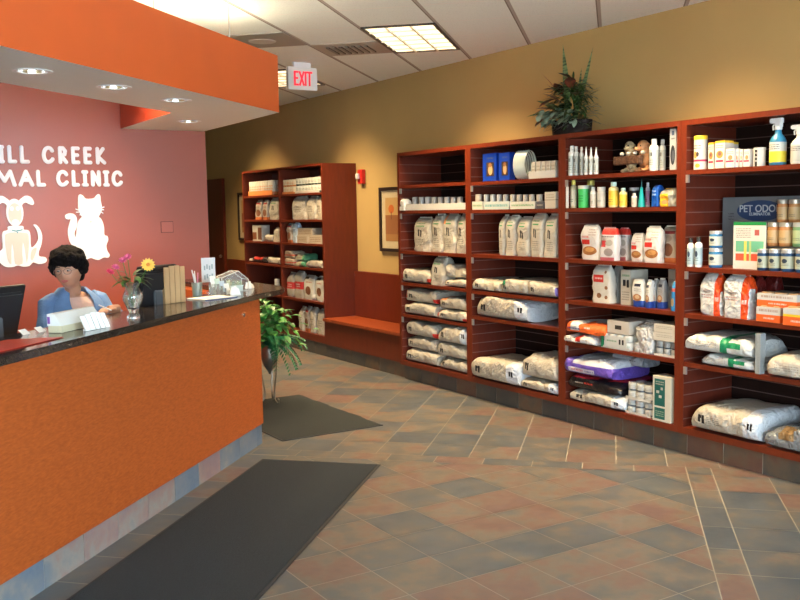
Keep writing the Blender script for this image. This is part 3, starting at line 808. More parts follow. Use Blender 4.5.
def bottle_profile(kind, r, h):
    if kind == 'point': return [(r * .9, 0), (r, .01), (r, h * .62), (r * .55, h * .70), (r * .5, h * .72)], [(r * .5, h * .72), (r * .42, h * .8), (r * .12, h * .99), (0, h)]
    return [(r * .9, 0), (r, .01), (r, h * .74), (r * .85, h * .79), (r * .5, h * .82), (r * .5, h * .84)], [(r * .58, h * .84), (r * .58, h * .985), (r * .5, h), (0, h)]
BOT = dict(shamp=((.66, .67, .66), (.72, .72, .70), (.52, .58, .56)), shampg=((.36, .37, .37), (.45, .46, .45), (.3, .33, .32)), point=((.64, .64, .62), (.7, .7, .68), (.5, .55, .53)),
           amber=((.42, .36, .22), (.75, .60, .12), (.55, .50, .38)), white=((.66, .64, .58), (.7, .68, .62), (.58, .54, .46)), yellow=((.78, .62, .30), (.55, .72, .62), (.85, .55, .06)),
           lilac=((.50, .50, .58), (.6, .6, .64), (.5, .3, .5)), lotion=((.68, .66, .62), (.012, .012, .012), (.42, .52, .55)))
JAR = dict(amberj=((.22, .20, .12), (.75, .6, .12), (.3, .28, .2)), white=((.58, .54, .46), (.60, .57, .50), (.5, .45, .38)), bluej=((.04, .16, .32), (.55, .58, .6), (.60, .62, .52)),
           bluej2=((.025, .06, .13), (.42, .42, .42), (.45, .45, .32)), orangej=((.50, .22, .08), (.45, .40, .32), (.62, .40, .18)), greenj=((.16, .30, .14), (.4, .4, .35), (.45, .5, .25)))
def label_mat(k, c, dark=(.03, .05, .08)):
    key = 'lab_' + k
    if key not in _mc:
        _mc[key] = printed(key, c, [], [(.2, .8, .2, .45, 2, dark)], ell_=[(.5, .62, .22, .18, dark)] if k in ('bluej', 'bluej2', 'lotion') else [], rough=.45)
        if k.startswith('shamp') or k == 'point':
            _mc[key] = printed(key, c, [(.36, .48, .66, .86, K, 'f'), (.54, .66, .66, .86, K, 'f')], [(.2, .8, .15, .5, 3, TX)], rough=.45)
    return _mc[key]

def make(kind, style, x, y, z, W, D, h, rz, name, cat, lab, grp):
    SEED[0] += 1; sd = SEED[0] % 53 + SEED[0] * .01; rs = random.Random(SEED[0])
    if kind in ('lie', 'stand'):
        m = M_sty(('L' if kind == 'lie' else 'S') + style); gap = .004
        r = root_of(name, x, y, z, lab, cat, grp)
        if kind == 'lie':
            o = bag_lying(W - gap, D, h, sd, 1.6 if style == 'foil' else 1.0).build('bag_body', m, r, smooth=True, auto=1.2)
            f = MB(); ys = W / 2 - gap
            f.box(D * .12, D * .88, ys - .014, ys - .001, h * .36, h * .42); f.build('end_seam', simple('seam_paper', (.60, .57, .50), .6), r)
        else:
            o = bag_standing(W - gap, D, h, sd, 3.0 if style == 'sack' else 1.0, .62 if style in ('sack',) else .80).build('bag_body', m, r, smooth=True, auto=1.2)
            tw = (W / 2 - gap) * (.70)
            MB().box(D / 2 - .0035, D / 2 + .0035, -tw, tw, h * .955, h).build('top_seam', m if style in ('treatr', 'mega', 'yelbag', 'bluebag', 'redbag') else simple('seam_paper', (.60, .57, .50), .6), r)
        return r
    if kind == 'box':
        g_ = .0015
        r = root_of(name, x, y, z, lab, cat, grp)
        MB().box(0, D, -W / 2 + g_, W / 2 - g_, 0, h).build('carton_body' if h > .03 else 'sheet', M_sty('B' + style), r, bevel=min(.0015, D * .2))
        if style == 'odor':
            for (txt, sz, zz, c_) in (('PET ODOR', .065, .835, (.42, .47, .50)), ('ELIMINATOR', .028, .755, (.36, .42, .46))):
                tx(txt, sz, (-.001, 0.0, h * zz - sz * .36), simple('carton_type_%s' % txt[:3].lower(), c_, .6), r, 'print')
        if style in ('medy', 'greencarton', 'cream', 'tanbox', 'rxbox') and h > .06:
            MB().box(D * .5 - .001, D * .5 + .001, -W / 2 + .003, W / 2 - .003, h, h + .0006).build('closing_seam', simple('tape', (.45, .4, .3), .5), r)
        if style in ('vario', 'varioy'):
            n = max(2, int(W / .09))
            for i in range(n):
                yy = -W / 2 + (i + .5) * W / n
                MB().lathe([(.036, h + .0006), (.038, h + .0012), (.038, h + .006), (.034, h + .009), (0, h + .009)], 14, c=(.05, yy, 0)).build('can_top', simple('can_lid', (.5, .3, .15), .4, metal=.3), r, smooth=True)
        return r
    if kind == 'tray':
        q = MB(); t = .002; W2 = W / 2 - .001
        q.box(0, D, -W2, W2, 0, .003).box(0, t, -W2, W2, .003, h).box(D - t, D, -W2, W2, .003, h).box(t, D - t, -W2, -W2 + t, .003, h).box(t, D - t, W2 - t, W2, .003, h)
        o = q.build(name, M_sty('Ttray' + style)); o.location = (x, y, z); tag(o, lab, cat, grp or None); return o
    if kind == 'can':
        R_ = W / 2 * .95
        r = root_of(name, x, y, z, lab, cat, grp)
        MB().lathe([(R_ * .93, 0), (R_, .003), (R_, h - .004), (R_ * .95, h - .001)], 16).build('can_body', M_sty('Can' + style), r, smooth=True)
        MB().lathe([(R_ * .96, h - .003), (R_ * .99, h), (R_ * .9, h), (R_ * .88, h - .003), (0, h - .003)], 16, cap=False).build('lid', simple('tin_lid', (.55, .55, .53), .3, metal=.8), r, smooth=True)
        return r
    if kind == 'wrap':
        r = root_of(name, x, y, z, lab, cat, grp)
        MB().box(0, D, -W / 2, W / 2, 0, h * .35).build('base', M_sty('Ttraywhite'), r)
        o = bag_standing(W * .96, D * .96, h * .64, sd, 1.5).build('film', simple('shrink_film', (.62, .60, .56), .25, alpha=1), r, smooth=True, auto=1.2); o.location = (.001, 0, h * .352); return r
    if kind == 'cans':
        r = root_of(name, x, y, z, lab, cat, grp)
        cols = dict(greenw=((.60, .60, .56), GN), grey=((.48, .47, .42), (.12, .14, .16)), orangecans=((.58, .54, .45), (.6, .2, .05)), tan=((.60, .52, .38), (.55, .2, .06)), greyc=((.52, .52, .45), (.05, .06, .05)))[style]
        lay_ = 1 if style in ('orangecans',) else 2; lh = (h - .006) / lay_
        n = max(2, round(W / .078)); rr_ = min(W / n, .085) / 2 * .97; ny = max(1, min(2, int(D / (2 * rr_))))
        key = 'cm_' + style
        if key not in _mc:
            _mc[key] = printed(key, cols[0], [(-1, 2, -1, .22, cols[1], 'a')] if style != 'greenw' else [(-1, .0, 0, 0, cols[1], 'a')], [(.1, .9, .35, .7, 2, cols[1])], rough=.35, vary=.1)
        for l in range(lay_):
            for i in range(n):
                for j in range(ny):
                    yy = -W / 2 + (i + .5) * W / n
                    c = MB().lathe([(rr_ * .9, 0), (rr_, .004), (rr_, lh - .006), (rr_ * .92, lh - .002), (0, lh - .002)], 14).build('can', _mc[key], r, smooth=True)
                    c.location = (rr_ + .004 + j * 2 * rr_, yy, .004 + l * lh)
        q = MB(); dd = .008 + ny * 2 * rr_
        q.box(0, dd, -W / 2 + .001, W / 2 - .001, 0, .003).box(0, .002, -W / 2 + .001, W / 2 - .001, .003, lh * .33).box(dd - .002, dd, -W / 2 + .001, W / 2 - .001, .003, lh * .33)
        q.build('tray', simple('case_tray_' + style, cols[1] if style in ('orangecans', 'tan') else (.52, .49, .42), .6), r)
        if style == 'greenw':
            MB().box(-.002, dd, W / 2 - .022, W / 2 - .002, .004, h).build('edge_label', simple('green_print', (.01, .2, .08), .5), r)
            MB().box(-.004, -.001, -W * .42, W * .36, h * .12, h * .86).build('front_label', printed('wrap_label', (.60, .60, .55), [(.66, .74, .3, .75, K, 'f'), (.8, .88, .3, .75, K, 'f')], [(.1, .55, .4, .7, 1, GN)], rough=.4), r)
        return r
    R_ = W / 2
    if kind == 'bottle':
        c = BOT[style]; pr, cp_ = bottle_profile('point' if style == 'point' else '', R_, h)
        r = root_of(name, x, y, z, lab, cat, grp)
        MB().lathe(pr, 18).build('bottle_body', simple('bot_' + style, c[0], .35), r, smooth=True)
        MB().lathe(cp_, 14).build('cap', simple('cap_' + style, c[1], .4), r, smooth=True)
        MB().lathe([(R_ * 1.012, h * .08), (R_ * 1.012, h * (.58 if style == 'point' else .66))], 24, cap=False).build('label', label_mat(style, c[2]), r, smooth=True)
        return r
    if kind == 'jar':
        c = JAR[style]; r = root_of(name, x, y, z, lab, cat, grp)
        MB().lathe([(R_ * .88, 0), (R_ * .97, .006), (R_ * .97, h * .76), (R_ * .88, h * .82), (R_ * .86, h * .84)], 20).build('jar_body', simple('jar_' + style, c[0], .2), r, smooth=True)
        MB().lathe([(R_ * .94, h * .82), (R_ * .95, h * .985), (R_ * .9, h), (0, h)], 20).build('lid', simple('lid_' + style, c[1], .3, metal=.4 if 'blue' in style or 'orange' in style else 0), r, smooth=True)
        MB().lathe([(R_ * .985, h * .14), (R_ * .985, h * .68)], 24, cap=False).build('label', label_mat(style, c[2]), r, smooth=True)
        return r
    if kind == 'tub':
        r = root_of(name, x, y, z, lab, cat, grp); c = ((.06, .52, .12), (.62, .60, .48)) if style == 'green' else ((.02, .02, .022), (.4, .4, .4))
        MB().lathe([(R_ * .88, 0), (R_ * .9, .004), (R_ * .98, h * .84)], 22).build('tub_body', printed('tub_' + style, c[0], [], [(.15, .8, .3, .7, 3, (.01, .12, .03))], rough=.35), r, smooth=True)
        MB().lathe([(R_, h * .84), (R_, h * .97), (R_ * .95, h), (0, h)], 22).build('lid', simple('tub_lid_' + style, c[1], .4), r, smooth=True)
        return r
    if kind == 'canister':
        r = root_of(name, x, y, z, lab, cat, grp)
        if style == 'yel':
            m = printed('canister_print', (.68, .64, .60), [(-1, 2, .26, .33, (.42, .03, .1), 'a')], [(.15, .85, .66, .82, 2, K)], ell_=[(.4, .48, .2, .11, (.75, .3, .05)), (.6, .50, .12, .08, (.05, .04, .03)), (.6, .13, .2, .07, (.75, .4, .05))]); c = YE
        else:
            m = printed('canister_black', (.60, .60, .58), [(.35, .62, -1, 2, K, 'a')], [(.4, .58, .2, .9, 3, WH)]); c = (.5, .5, .48)
        MB().lathe([(R_ * .97, 0), (R_ * .97, h * .9)], 22).build('canister_body', m, r, smooth=True)
        MB().lathe([(R_, h * .88), (R_, h * .985), (R_ * .95, h), (0, h)], 22).build('lid', simple('can_lid_' + style, c, .4), r, smooth=True)
        return r
    if kind == 'cone':
        r = root_of(name, x, y, z, lab, cat, grp)
        MB().lathe([(R_, 0), (R_, h * .12), (R_ * .32, h * .7)], 18).build('bottle_body', simple('teal_plastic', (.01, .30, .30), .3), r, smooth=True)
        MB().lathe([(R_ * .32, h * .7), (R_ * .16, h * .72), (R_ * .08, h)], 10).build('nozzle', simple('teal_dark', (.01, .12, .13), .4), r, smooth=True)
        return r
    if kind == 'spray':
        r = root_of(name, x, y, z, lab, cat, grp); bl = style == 'blue'
        bc_ = (.03, .20, .36) if bl else (.62, .61, .56); R_ = min(R_, .052); 
        MB().lathe([(R_ * .92, 0), (R_, .008), (R_, h * .50), (R_ * .8, h * .58), (R_ * .42, h * .66), (R_ * .36, h * .74)], 22).build('bottle_body', simple('spray_' + style, bc_, .3), r, smooth=True)
        MB().lathe([(R_ * 1.012, h * .06), (R_ * 1.012, h * .48)], 24, cap=False).build('label', printed('spray_label_' + style, (.62, .62, .58) if bl else (.56, .54, .48), [(-1, 2, -1, .55, (.80, .66, .05), 'a')] if bl else [], [(.15, .85, .62, .92, 3, K)]), r, smooth=True)
        th_ = MB().lathe([(R_ * .45, h * .74), (R_ * .45, h * .81)], 14)
        # trigger head points to +y (left in the view)
        s_ = R_
        th_.prism([(-s_ * .32, -s_ * .55), (s_ * .32, -s_ * .55), (s_ * .32, s_ * .95), (-s_ * .32, s_ * .95)], h * .88, h * .985)
        th_.box(-s_ * .3, s_ * .3, -s_ * .45, s_ * .35, h * .80, h * .885)
        th_.lathe([(s_ * .2, 0), (s_ * .2, .012)], 10, c=(0, 0, 0)) if False else None
        th_.build('trigger_head', simple('trigger_white', (.72, .72, .70), .35), r, bevel=.002)
        MB().tube([(0, s_ * .55, h * .88), (0, s_ * .78, h * .82), (0, s_ * .72, h * .74)], s_ * .10, 8).build('trigger', simple('trigger_white', (.72, .72, .70), .35), r)
        MB().box(-s_ * .2, s_ * .2, s_ * .96, s_ * 1.12, h * .90, h * .97).build('nozzle', simple('trigger_white', (.72, .72, .70), .35), r)
        return r
    if kind == 'cones':
        r = root_of(name, x, y, z, lab, cat, grp)
        for i in range(5):
            yy = W / 2 - .02 - i * (W - .05) / 5
            q = MB(); a = h / 2 
            vs = []; n = 28; 
            for (rad, off) in ((a * .97, 0), (a * .90, -.028), (a * .885, -.027), (a * .955, .001)):
                for k in range(n): t = 2 * PI * k / n; vs.append((D / 2 + rad * math.cos(t) * min(1, D / 2 / a) * .98, yy + off, a + rad * math.sin(t)))
            fs = [(j * n + k, j * n + (k + 1) % n, ((j + 1) % 4) * n + (k + 1) % n, ((j + 1) % 4) * n + k) for j in range(4) for k in range(n)]
            q.add(vs, fs); q.build('cone_ring', simple('translucent_cone', (.60, .68, .62), .3, trans=.25), r, smooth=True)
        return r
    if kind == 'riser':
        r = root_of(name, x, y, z, lab, cat, grp); q = MB()
        q.box(0, D, -W / 2, W / 2, 0, .142).build('lower_step', simple('riser_black', (.03, .03, .035), .5), r)
        MB().box(D * .56, D, -W / 2, W / 2, .1425, .286).build('upper_step', simple('riser_black', (.03, .03, .035), .5), r)
        return r
    if kind == 'dogs': return dogs(x, y, z, W, D, h, name, lab, cat)

def tx(s_, size, loc, m, parent, name='print', ext=.0008):
    c = bpy.data.curves.new(name, 'FONT'); c.body = s_; c.size = size; c.align_x = 'CENTER'; c.extrude = ext; c.offset = size * .012
    o0 = bpy.data.objects.new(name, c); COL.objects.link(o0)
    dg = bpy.context.evaluated_depsgraph_get(); dg.update()
    me = bpy.data.meshes.new_from_object(o0.evaluated_get(dg)); bpy.data.objects.remove(o0)
    me.materials.clear(); me.materials.append(m)
    o = bpy.data.objects.new(name, me); COL.objects.link(o); o.parent = parent
    o.location = loc; o.rotation_euler = (PI / 2, 0, -PI / 2); return o

def remeshed(q, name, m, parent, vox, sm=2):
    o = q.build(name, m, parent, smooth=True, auto=3.2)
    r = o.modifiers.new('r', 'REMESH'); r.mode = 'VOXEL'; r.voxel_size = vox; r.use_smooth_shade = True
    s_ = o.modifiers.new('s', 'SMOOTH'); s_.iterations = sm; s_.factor = .5
    return o

def dogs(x, y, z, W, D, h, name, lab, cat):
    r = empty(name, (x, y, z), 0, lab, cat); k = h / .25
    m_tan = simple('puppy_tan', (.50, .24, .10), .55, var=.2, scale=30); m_cream = simple('puppy_cream', (.52, .40, .22), .55, var=.35, scale=22)
    m_k = simple('glossy_black', (.01, .01, .01), .2); m_w = simple('puppy_white', (.62, .56, .45), .55)
    def pup(yc, s_, m, turn, nm):
        q = MB(); hz = h - .045 * s_
        q.ell((D * .62, yc, h * .40), (.045, .048 * s_, h * .30)); q.ell((D * .55, yc, h * .64), (.035, .036 * s_, .05))
        q.ell((D * .52, yc, hz), (.038 * s_, .034 * s_, .040 * s_))
        q.ell((D * .52 - .036 * s_, yc + turn * .020, hz - .014), (.024, .019, .016))
        for sd in (-1, 1):
            q.ell((D * .56, yc + sd * .036 * s_, hz - .012), (.018, .009, .032 * s_))
            q.ell((D * .60, yc + sd * .036, .020), (.035, .022, .020)); q.ell((D * .42, yc + sd * .034, .014), (.034, .016, .014))
        o = remeshed(q, nm, m, r, .0045)
        for sd in (-1, 1):
            MB().ell((D * .52 - .033 * s_, yc + sd * .015 * s_ + turn * .008, hz + .006), (.0055, .0055, .006), 8, 6).build('eye', m_k, o, smooth=True)
            MB().ell((D * .30, yc + sd * .030 * s_, h * .585), (.020, .014, .013), 10, 8).build('paw', m_w, o, smooth=True)
        MB().ell((D * .52 - .058 * s_, yc + turn * .024, hz - .006), (.006, .008, .006), 8, 6).build('nose', m_k, o, smooth=True)
        return o
    pup(W * .18, 1.0, m_cream, -.3, 'cream_puppy'); pup(-W * .20, 1.22, m_tan, 1.0, 'tan_puppy')
    q = MB(); n = 18; c_ = simple('bark_basket', (.085, .035, .015), .8, bump=1.0, bscale=70, var=.4, scale=50)
    q.prism([(.012, -W * .30), (.03, -W * .33), (D * .30, -W * .33), (D * .30, W * .42), (.03, W * .42), (.012, W * .39)], h * .24, h * .50)
    q.build('log_basket', c_, r, bevel=.006)
    return r

ITEMS = [
('tray', 'white', 4.91, 7.225, 1.687, 0.993, 0.22, 0.06, 0, 'can_tray', 'tray', 'low white cardboard tray of small cans on the first cabinet beside the bench', ''),
('can', 'silver', 4.991, 7.67, 1.692, 0.063, 0.063, 0.124, 0, 'food_can', 'can', 'small silver food can in the white tray, leftmost cabinet', 'cans in the white tray of the leftmost cabinet'),
('can', 'silver', 4.991, 7.556, 1.692, 0.062, 0.062, 0.122, 0, 'food_can', 'can', 'small silver food can in the white tray, leftmost cabinet', 'cans in the white tray of the leftmost cabinet'),
('can', 'silver', 4.991, 7.444, 1.692, 0.062, 0.062, 0.12, 0, 'food_can', 'can', 'small silver food can in the white tray, leftmost cabinet', 'cans in the white tray of the leftmost cabinet'),
('can', 'silver', 4.99, 7.335, 1.692, 0.061, 0.061, 0.117, 0, 'food_can', 'can', 'small silver food can in the white tray, leftmost cabinet', 'cans in the white tray of the leftmost cabinet'),
('can', 'silver', 4.99, 7.228, 1.692, 0.06, 0.06, 0.115, 0, 'food_can', 'can', 'small silver food can in the white tray, leftmost cabinet', 'cans in the white tray of the leftmost cabinet'),
('can', 'silver', 4.99, 7.123, 1.692, 0.06, 0.06, 0.113, 0, 'food_can', 'can', 'small silver food can in the white tray, leftmost cabinet', 'cans in the white tray of the leftmost cabinet'),
('can', 'silver', 4.99, 7.02, 1.692, 0.059, 0.059, 0.111, 0, 'food_can', 'can', 'small silver food can in the white tray, leftmost cabinet', 'cans in the white tray of the leftmost cabinet'),
('can', 'silver', 4.989, 6.919, 1.692, 0.059, 0.059, 0.109, 0, 'food_can', 'can', 'small silver food can in the white tray, leftmost cabinet', 'cans in the white tray of the leftmost cabinet'),
('wrap', 'clear', 4.895, 7.766, 1.687, 0.083, 0.1, 0.113, 0, 'wrapped_pack', 'pack', 'small clear-wrapped pack at left end of the can tray, leftmost cabinet', ''),
('stand', 'rx', 4.93, 7.494, 1.292, 0.297, 0.14, 0.33, 0, 'pet_food_bag', 'bag', 'upright cream pet food bag standing alone, left on the leftmost cabinet', 'upright bags in the leftmost cabinet'),
('stand', 'rx', 4.93, 7.228, 1.292, 0.183, 0.14, 0.36, 0, 'pet_food_bag', 'bag', 'upright cream bag, first of three pressed together in the leftmost cabinet', 'upright bags in the leftmost cabinet'),
('stand', 'rxo', 4.93, 7.029, 1.292, 0.2, 0.14, 0.36, 0, 'pet_food_bag', 'bag', 'upright cream bag with orange shoulder, middle of three in leftmost cabinet', 'upright bags in the leftmost cabinet'),
('stand', 'rx', 4.93, 6.836, 1.292, 0.154, 0.14, 0.36, 0, 'pet_food_bag', 'bag', 'upright cream bag touching the divider, last in the leftmost cabinet row', 'upright bags in the leftmost cabinet'),
('lie', 'rxr', 4.9, 7.563, 0.98, 0.488, 0.38, 0.134, 0, 'pet_food_bag', 'bag', 'flat cream bag with red ends, alone at left under the upright bags', 'flat bags in the leftmost cabinet'),
('stand', 'rx', 4.92, 7.218, 0.98, 0.225, 0.16, 0.277, 0, 'pet_food_bag', 'bag', 'short upright cream bag between flat bags in the leftmost cabinet', ''),
('lie', 'rx', 4.91, 6.912, 0.98, 0.346, 0.38, 0.075, 0, 'pet_food_bag', 'bag', 'thin flat bag under another, beside the short upright bag, leftmost cabinet', 'flat bags in the leftmost cabinet'),
('lie', 'rxp', 4.92, 6.92, 1.057, 0.338, 0.38, 0.128, 0, 'pet_food_bag', 'bag', 'flat bag topmost beside the short upright bag, leftmost cabinet', 'flat bags in the leftmost cabinet'),
('lie', 'rx', 4.91, 7.527, 0.665, 0.559, 0.4, 0.121, 0, 'pet_food_bag', 'bag', 'lower flat bag, left pair on second-lowest shelf of the leftmost cabinet', 'flat bags in the leftmost cabinet'),
('lie', 'rxr', 4.92, 7.499, 0.788, 0.546, 0.4, 0.135, 0, 'pet_food_bag', 'bag', 'upper flat bag, left pair on second-lowest shelf of the leftmost cabinet', 'flat bags in the leftmost cabinet'),
('lie', 'rxr', 4.9, 6.966, 0.665, 0.471, 0.4, 0.098, 0, 'pet_food_bag', 'bag', 'lower flat bag, right pair on second-lowest shelf of the leftmost cabinet', 'flat bags in the leftmost cabinet'),
('lie', 'rxo', 4.92, 6.971, 0.765, 0.43, 0.4, 0.115, 0, 'pet_food_bag', 'bag', 'upper flat bag with orange corner, right pair in the leftmost cabinet', 'flat bags in the leftmost cabinet'),
('lie', 'rx', 4.91, 7.513, 0.196, 0.561, 0.42, 0.127, 0, 'pet_food_bag', 'bag', 'bottom bag of the left stack of three, floor level of leftmost cabinet', 'flat bags in the leftmost cabinet'),
('lie', 'rx', 4.92, 7.519, 0.325, 0.515, 0.42, 0.128, 0, 'pet_food_bag', 'bag', 'middle bag of the left stack of three, floor level of leftmost cabinet', 'flat bags in the leftmost cabinet'),
('lie', 'rxr', 4.91, 7.501, 0.455, 0.549, 0.42, 0.147, 0, 'pet_food_bag', 'bag', 'top bag with red tip on the left stack of three, leftmost cabinet', 'flat bags in the leftmost cabinet'),
('lie', 'rx', 4.91, 6.972, 0.196, 0.457, 0.42, 0.115, 0, 'pet_food_bag', 'bag', 'bottom bag of the right stack of three, floor level of leftmost cabinet', 'flat bags in the leftmost cabinet'),
('lie', 'rx', 4.91, 6.982, 0.313, 0.465, 0.42, 0.131, 0, 'pet_food_bag', 'bag', 'middle bag of the right stack of three, floor level of leftmost cabinet', 'flat bags in the leftmost cabinet'),
('lie', 'rxlit', 4.9, 6.961, 0.446, 0.455, 0.42, 0.178, 0, 'pet_food_bag', 'bag', 'plump top bag of the right stack of three, leftmost cabinet', 'flat bags in the leftmost cabinet'),
('box', 'blue', 4.95, 6.432, 1.925, 0.19, 0.06, 0.238, 0, 'treat_box', 'box', 'blue box with pet picture, left of two on the top shelf', 'blue picture boxes on the top shelf'),
('box', 'blue', 4.95, 6.229, 1.925, 0.148, 0.06, 0.233, 0, 'treat_box', 'box', 'blue box with pet picture half hidden behind the stacked cones', 'blue picture boxes on the top shelf'),
('cones', 'white', 4.92, 5.999, 1.925, 0.199, 0.14, 0.245, 0, 'cone_stack', 'plastic cone', 'nested translucent white plastic cones standing on edge beside blue boxes', ''),
('tray', 'white', 4.92, 5.713, 1.925, 0.325, 0.15, 0.057, 0, 'small_box_tray', 'tray', 'low white tray of small boxes at right end of second cabinet top shelf', ''),
('box', 'cream', 4.94, 5.84, 1.93, 0.054, 0.08, 0.131, 0, 'small_box', 'box', 'small cream box standing in the white tray on the second cabinet', 'small boxes in the white tray of the second cabinet'),
('box', 'cream', 4.94, 5.779, 1.93, 0.054, 0.08, 0.13, 0, 'small_box', 'box', 'small cream box standing in the white tray on the second cabinet', 'small boxes in the white tray of the second cabinet'),
('box', 'cream', 4.94, 5.718, 1.93, 0.053, 0.08, 0.129, 0, 'small_box', 'box', 'small cream box standing in the white tray on the second cabinet', 'small boxes in the white tray of the second cabinet'),
('box', 'cream', 4.94, 5.659, 1.93, 0.052, 0.08, 0.128, 0, 'small_box', 'box', 'small cream box standing in the white tray on the second cabinet', 'small boxes in the white tray of the second cabinet'),
('box', 'cream', 4.94, 5.6, 1.93, 0.052, 0.08, 0.127, 0, 'small_box', 'box', 'small cream box standing in the white tray on the second cabinet', 'small boxes in the white tray of the second cabinet'),
('tray', 'green', 4.91, 6.555, 1.683, 0.153, 0.2, 0.072, 0, 'can_tray', 'tray', 'green-lettered can tray, leftmost in the second cabinet row of trays', 'lettered can trays in the second cabinet'),
('can', 'tan', 4.959, 6.608, 1.688, 0.049, 0.049, 0.13, 0, 'food_can', 'can', 'pale food can in the left end lettered tray of the second cabinet', 'cans in the left end lettered tray'),
('can', 'tan', 4.959, 6.586, 1.688, 0.048, 0.048, 0.128, 0, 'food_can', 'can', 'pale food can in the left end lettered tray of the second cabinet', 'cans in the left end lettered tray'),
('tray', 'teal', 4.91, 6.29, 1.683, 0.35, 0.2, 0.067, 0, 'can_tray', 'tray', 'teal-lettered can tray, second in the second cabinet row of trays', 'lettered can trays in the second cabinet'),
('can', 'silver', 4.96, 6.485, 1.688, 0.051, 0.051, 0.125, 0, 'food_can', 'can', 'pale food can in the second lettered tray of the second cabinet', 'cans in the second lettered tray'),
('can', 'silver', 4.96, 6.395, 1.688, 0.05, 0.05, 0.123, 0, 'food_can', 'can', 'pale food can in the second lettered tray of the second cabinet', 'cans in the second lettered tray'),
('can', 'silver', 4.96, 6.306, 1.688, 0.05, 0.05, 0.121, 0, 'food_can', 'can', 'pale food can in the second lettered tray of the second cabinet', 'cans in the second lettered tray'),
('can', 'silver', 4.96, 6.219, 1.688, 0.05, 0.05, 0.119, 0, 'food_can', 'can', 'pale food can in the second lettered tray of the second cabinet', 'cans in the second lettered tray'),
('tray', 'green', 4.91, 5.943, 1.683, 0.318, 0.2, 0.062, 0, 'can_tray', 'tray', 'green-lettered can tray, third in the second cabinet row of trays', 'lettered can trays in the second cabinet'),
('can', 'tan', 4.959, 6.121, 1.688, 0.048, 0.048, 0.117, 0, 'food_can', 'can', 'pale food can in the third lettered tray of the second cabinet', 'cans in the third lettered tray'),
('can', 'tan', 4.959, 6.039, 1.688, 0.048, 0.048, 0.115, 0, 'food_can', 'can', 'pale food can in the third lettered tray of the second cabinet', 'cans in the third lettered tray'),
('can', 'tan', 4.959, 5.959, 1.688, 0.047, 0.047, 0.113, 0, 'food_can', 'can', 'pale food can in the third lettered tray of the second cabinet', 'cans in the third lettered tray'),
('can', 'tan', 4.958, 5.88, 1.688, 0.047, 0.047, 0.112, 0, 'food_can', 'can', 'pale food can in the third lettered tray of the second cabinet', 'cans in the third lettered tray'),
('tray', 'dark', 4.91, 5.726, 1.683, 0.091, 0.2, 0.058, 0, 'can_tray', 'tray', 'narrow dark can tray beside the small cream carton, second cabinet', ''),
('can', 'tan', 4.962, 5.787, 1.688, 0.055, 0.055, 0.109, 0, 'food_can', 'can', 'single pale can in the narrow dark tray, second cabinet', ''),
('box', 'cream2', 4.92, 5.615, 1.683, 0.13, 0.15, 0.131, 0, 'small_carton', 'carton', 'two-tier cream carton at the right end of the can trays', ''),
('stand', 'rx', 4.92, 6.24, 1.296, 0.075, 0.14, 0.344, 0, 'pet_food_bag', 'bag', 'narrow upright bag, leftmost of five in the second cabinet', 'row of five upright bags in the second cabinet'),
('stand', 'rx', 4.92, 6.123, 1.296, 0.133, 0.14, 0.339, 0, 'pet_food_bag', 'bag', 'upright bag, second from left of five in the second cabinet', 'row of five upright bags in the second cabinet'),
('stand', 'rx', 4.92, 5.964, 1.296, 0.16, 0.14, 0.326, 0, 'pet_food_bag', 'bag', 'upright bag, middle one of five in the second cabinet', 'row of five upright bags in the second cabinet'),
('stand', 'rx', 4.92, 5.794, 1.296, 0.154, 0.14, 0.352, 0, 'pet_food_bag', 'bag', 'tallest upright bag, fourth of five in the second cabinet', 'row of five upright bags in the second cabinet'),
('stand', 'rx', 4.92, 5.622, 1.296, 0.154, 0.14, 0.349, 0, 'pet_food_bag', 'bag', 'upright bag against the divider, rightmost of five in the second cabinet', 'row of five upright bags in the second cabinet'),
('lie', 'rx', 4.9, 6.441, 0.973, 0.382, 0.42, 0.106, 0, 'pet_food_bag', 'bag', 'leftmost of three flat bags side by side, second cabinet', 'flat bags in the second cabinet'),
('lie', 'rxg', 4.9, 6.062, 0.973, 0.349, 0.42, 0.122, 0, 'pet_food_bag', 'bag', 'middle of three flat bags with green corner, second cabinet', 'flat bags in the second cabinet'),
('lie', 'rxv', 4.9, 5.699, 0.973, 0.352, 0.42, 0.125, 0, 'pet_food_bag', 'bag', 'rightmost of three flat bags with violet tip, second cabinet', 'flat bags in the second cabinet'),
('lie', 'rxlit', 4.89, 6.239, 0.747, 0.699, 0.4, 0.187, 0, 'pet_food_bag', 'bag', 'single long flat bag with daylight painted on its pale end, alone on its shelf', 'flat bags in the second cabinet'),
('lie', 'rxlit', 4.86, 6.301, 0.196, 0.645, 0.48, 0.196, 0, 'pet_food_bag', 'bag', 'plump big bag bulging over the edge of the second cabinet floor', 'flat bags in the second cabinet'),
('lie', 'rxlit', 4.9, 5.759, 0.196, 0.473, 0.44, 0.094, 0, 'pet_food_bag', 'bag', 'lower of two big bags at right on second cabinet floor', 'flat bags in the second cabinet'),
('lie', 'rx', 4.9, 5.749, 0.292, 0.452, 0.44, 0.207, 0, 'pet_food_bag', 'bag', 'upper of two big bags at right on second cabinet floor', 'flat bags in the second cabinet'),
('bottle', 'shamp', 4.939, 5.383, 1.931, 0.057, 0.057, 0.227, 0, 'shampoo_bottle', 'bottle', 'white bottle with flat cap, outermost left of the shampoo row', 'white shampoo bottles left of the dog figurine'),
('bottle', 'shampg', 4.932, 5.329, 1.931, 0.044, 0.044, 0.218, 0, 'shampoo_bottle', 'bottle', 'grey-white bottle, second from the left in the shampoo row', 'white shampoo bottles left of the dog figurine'),
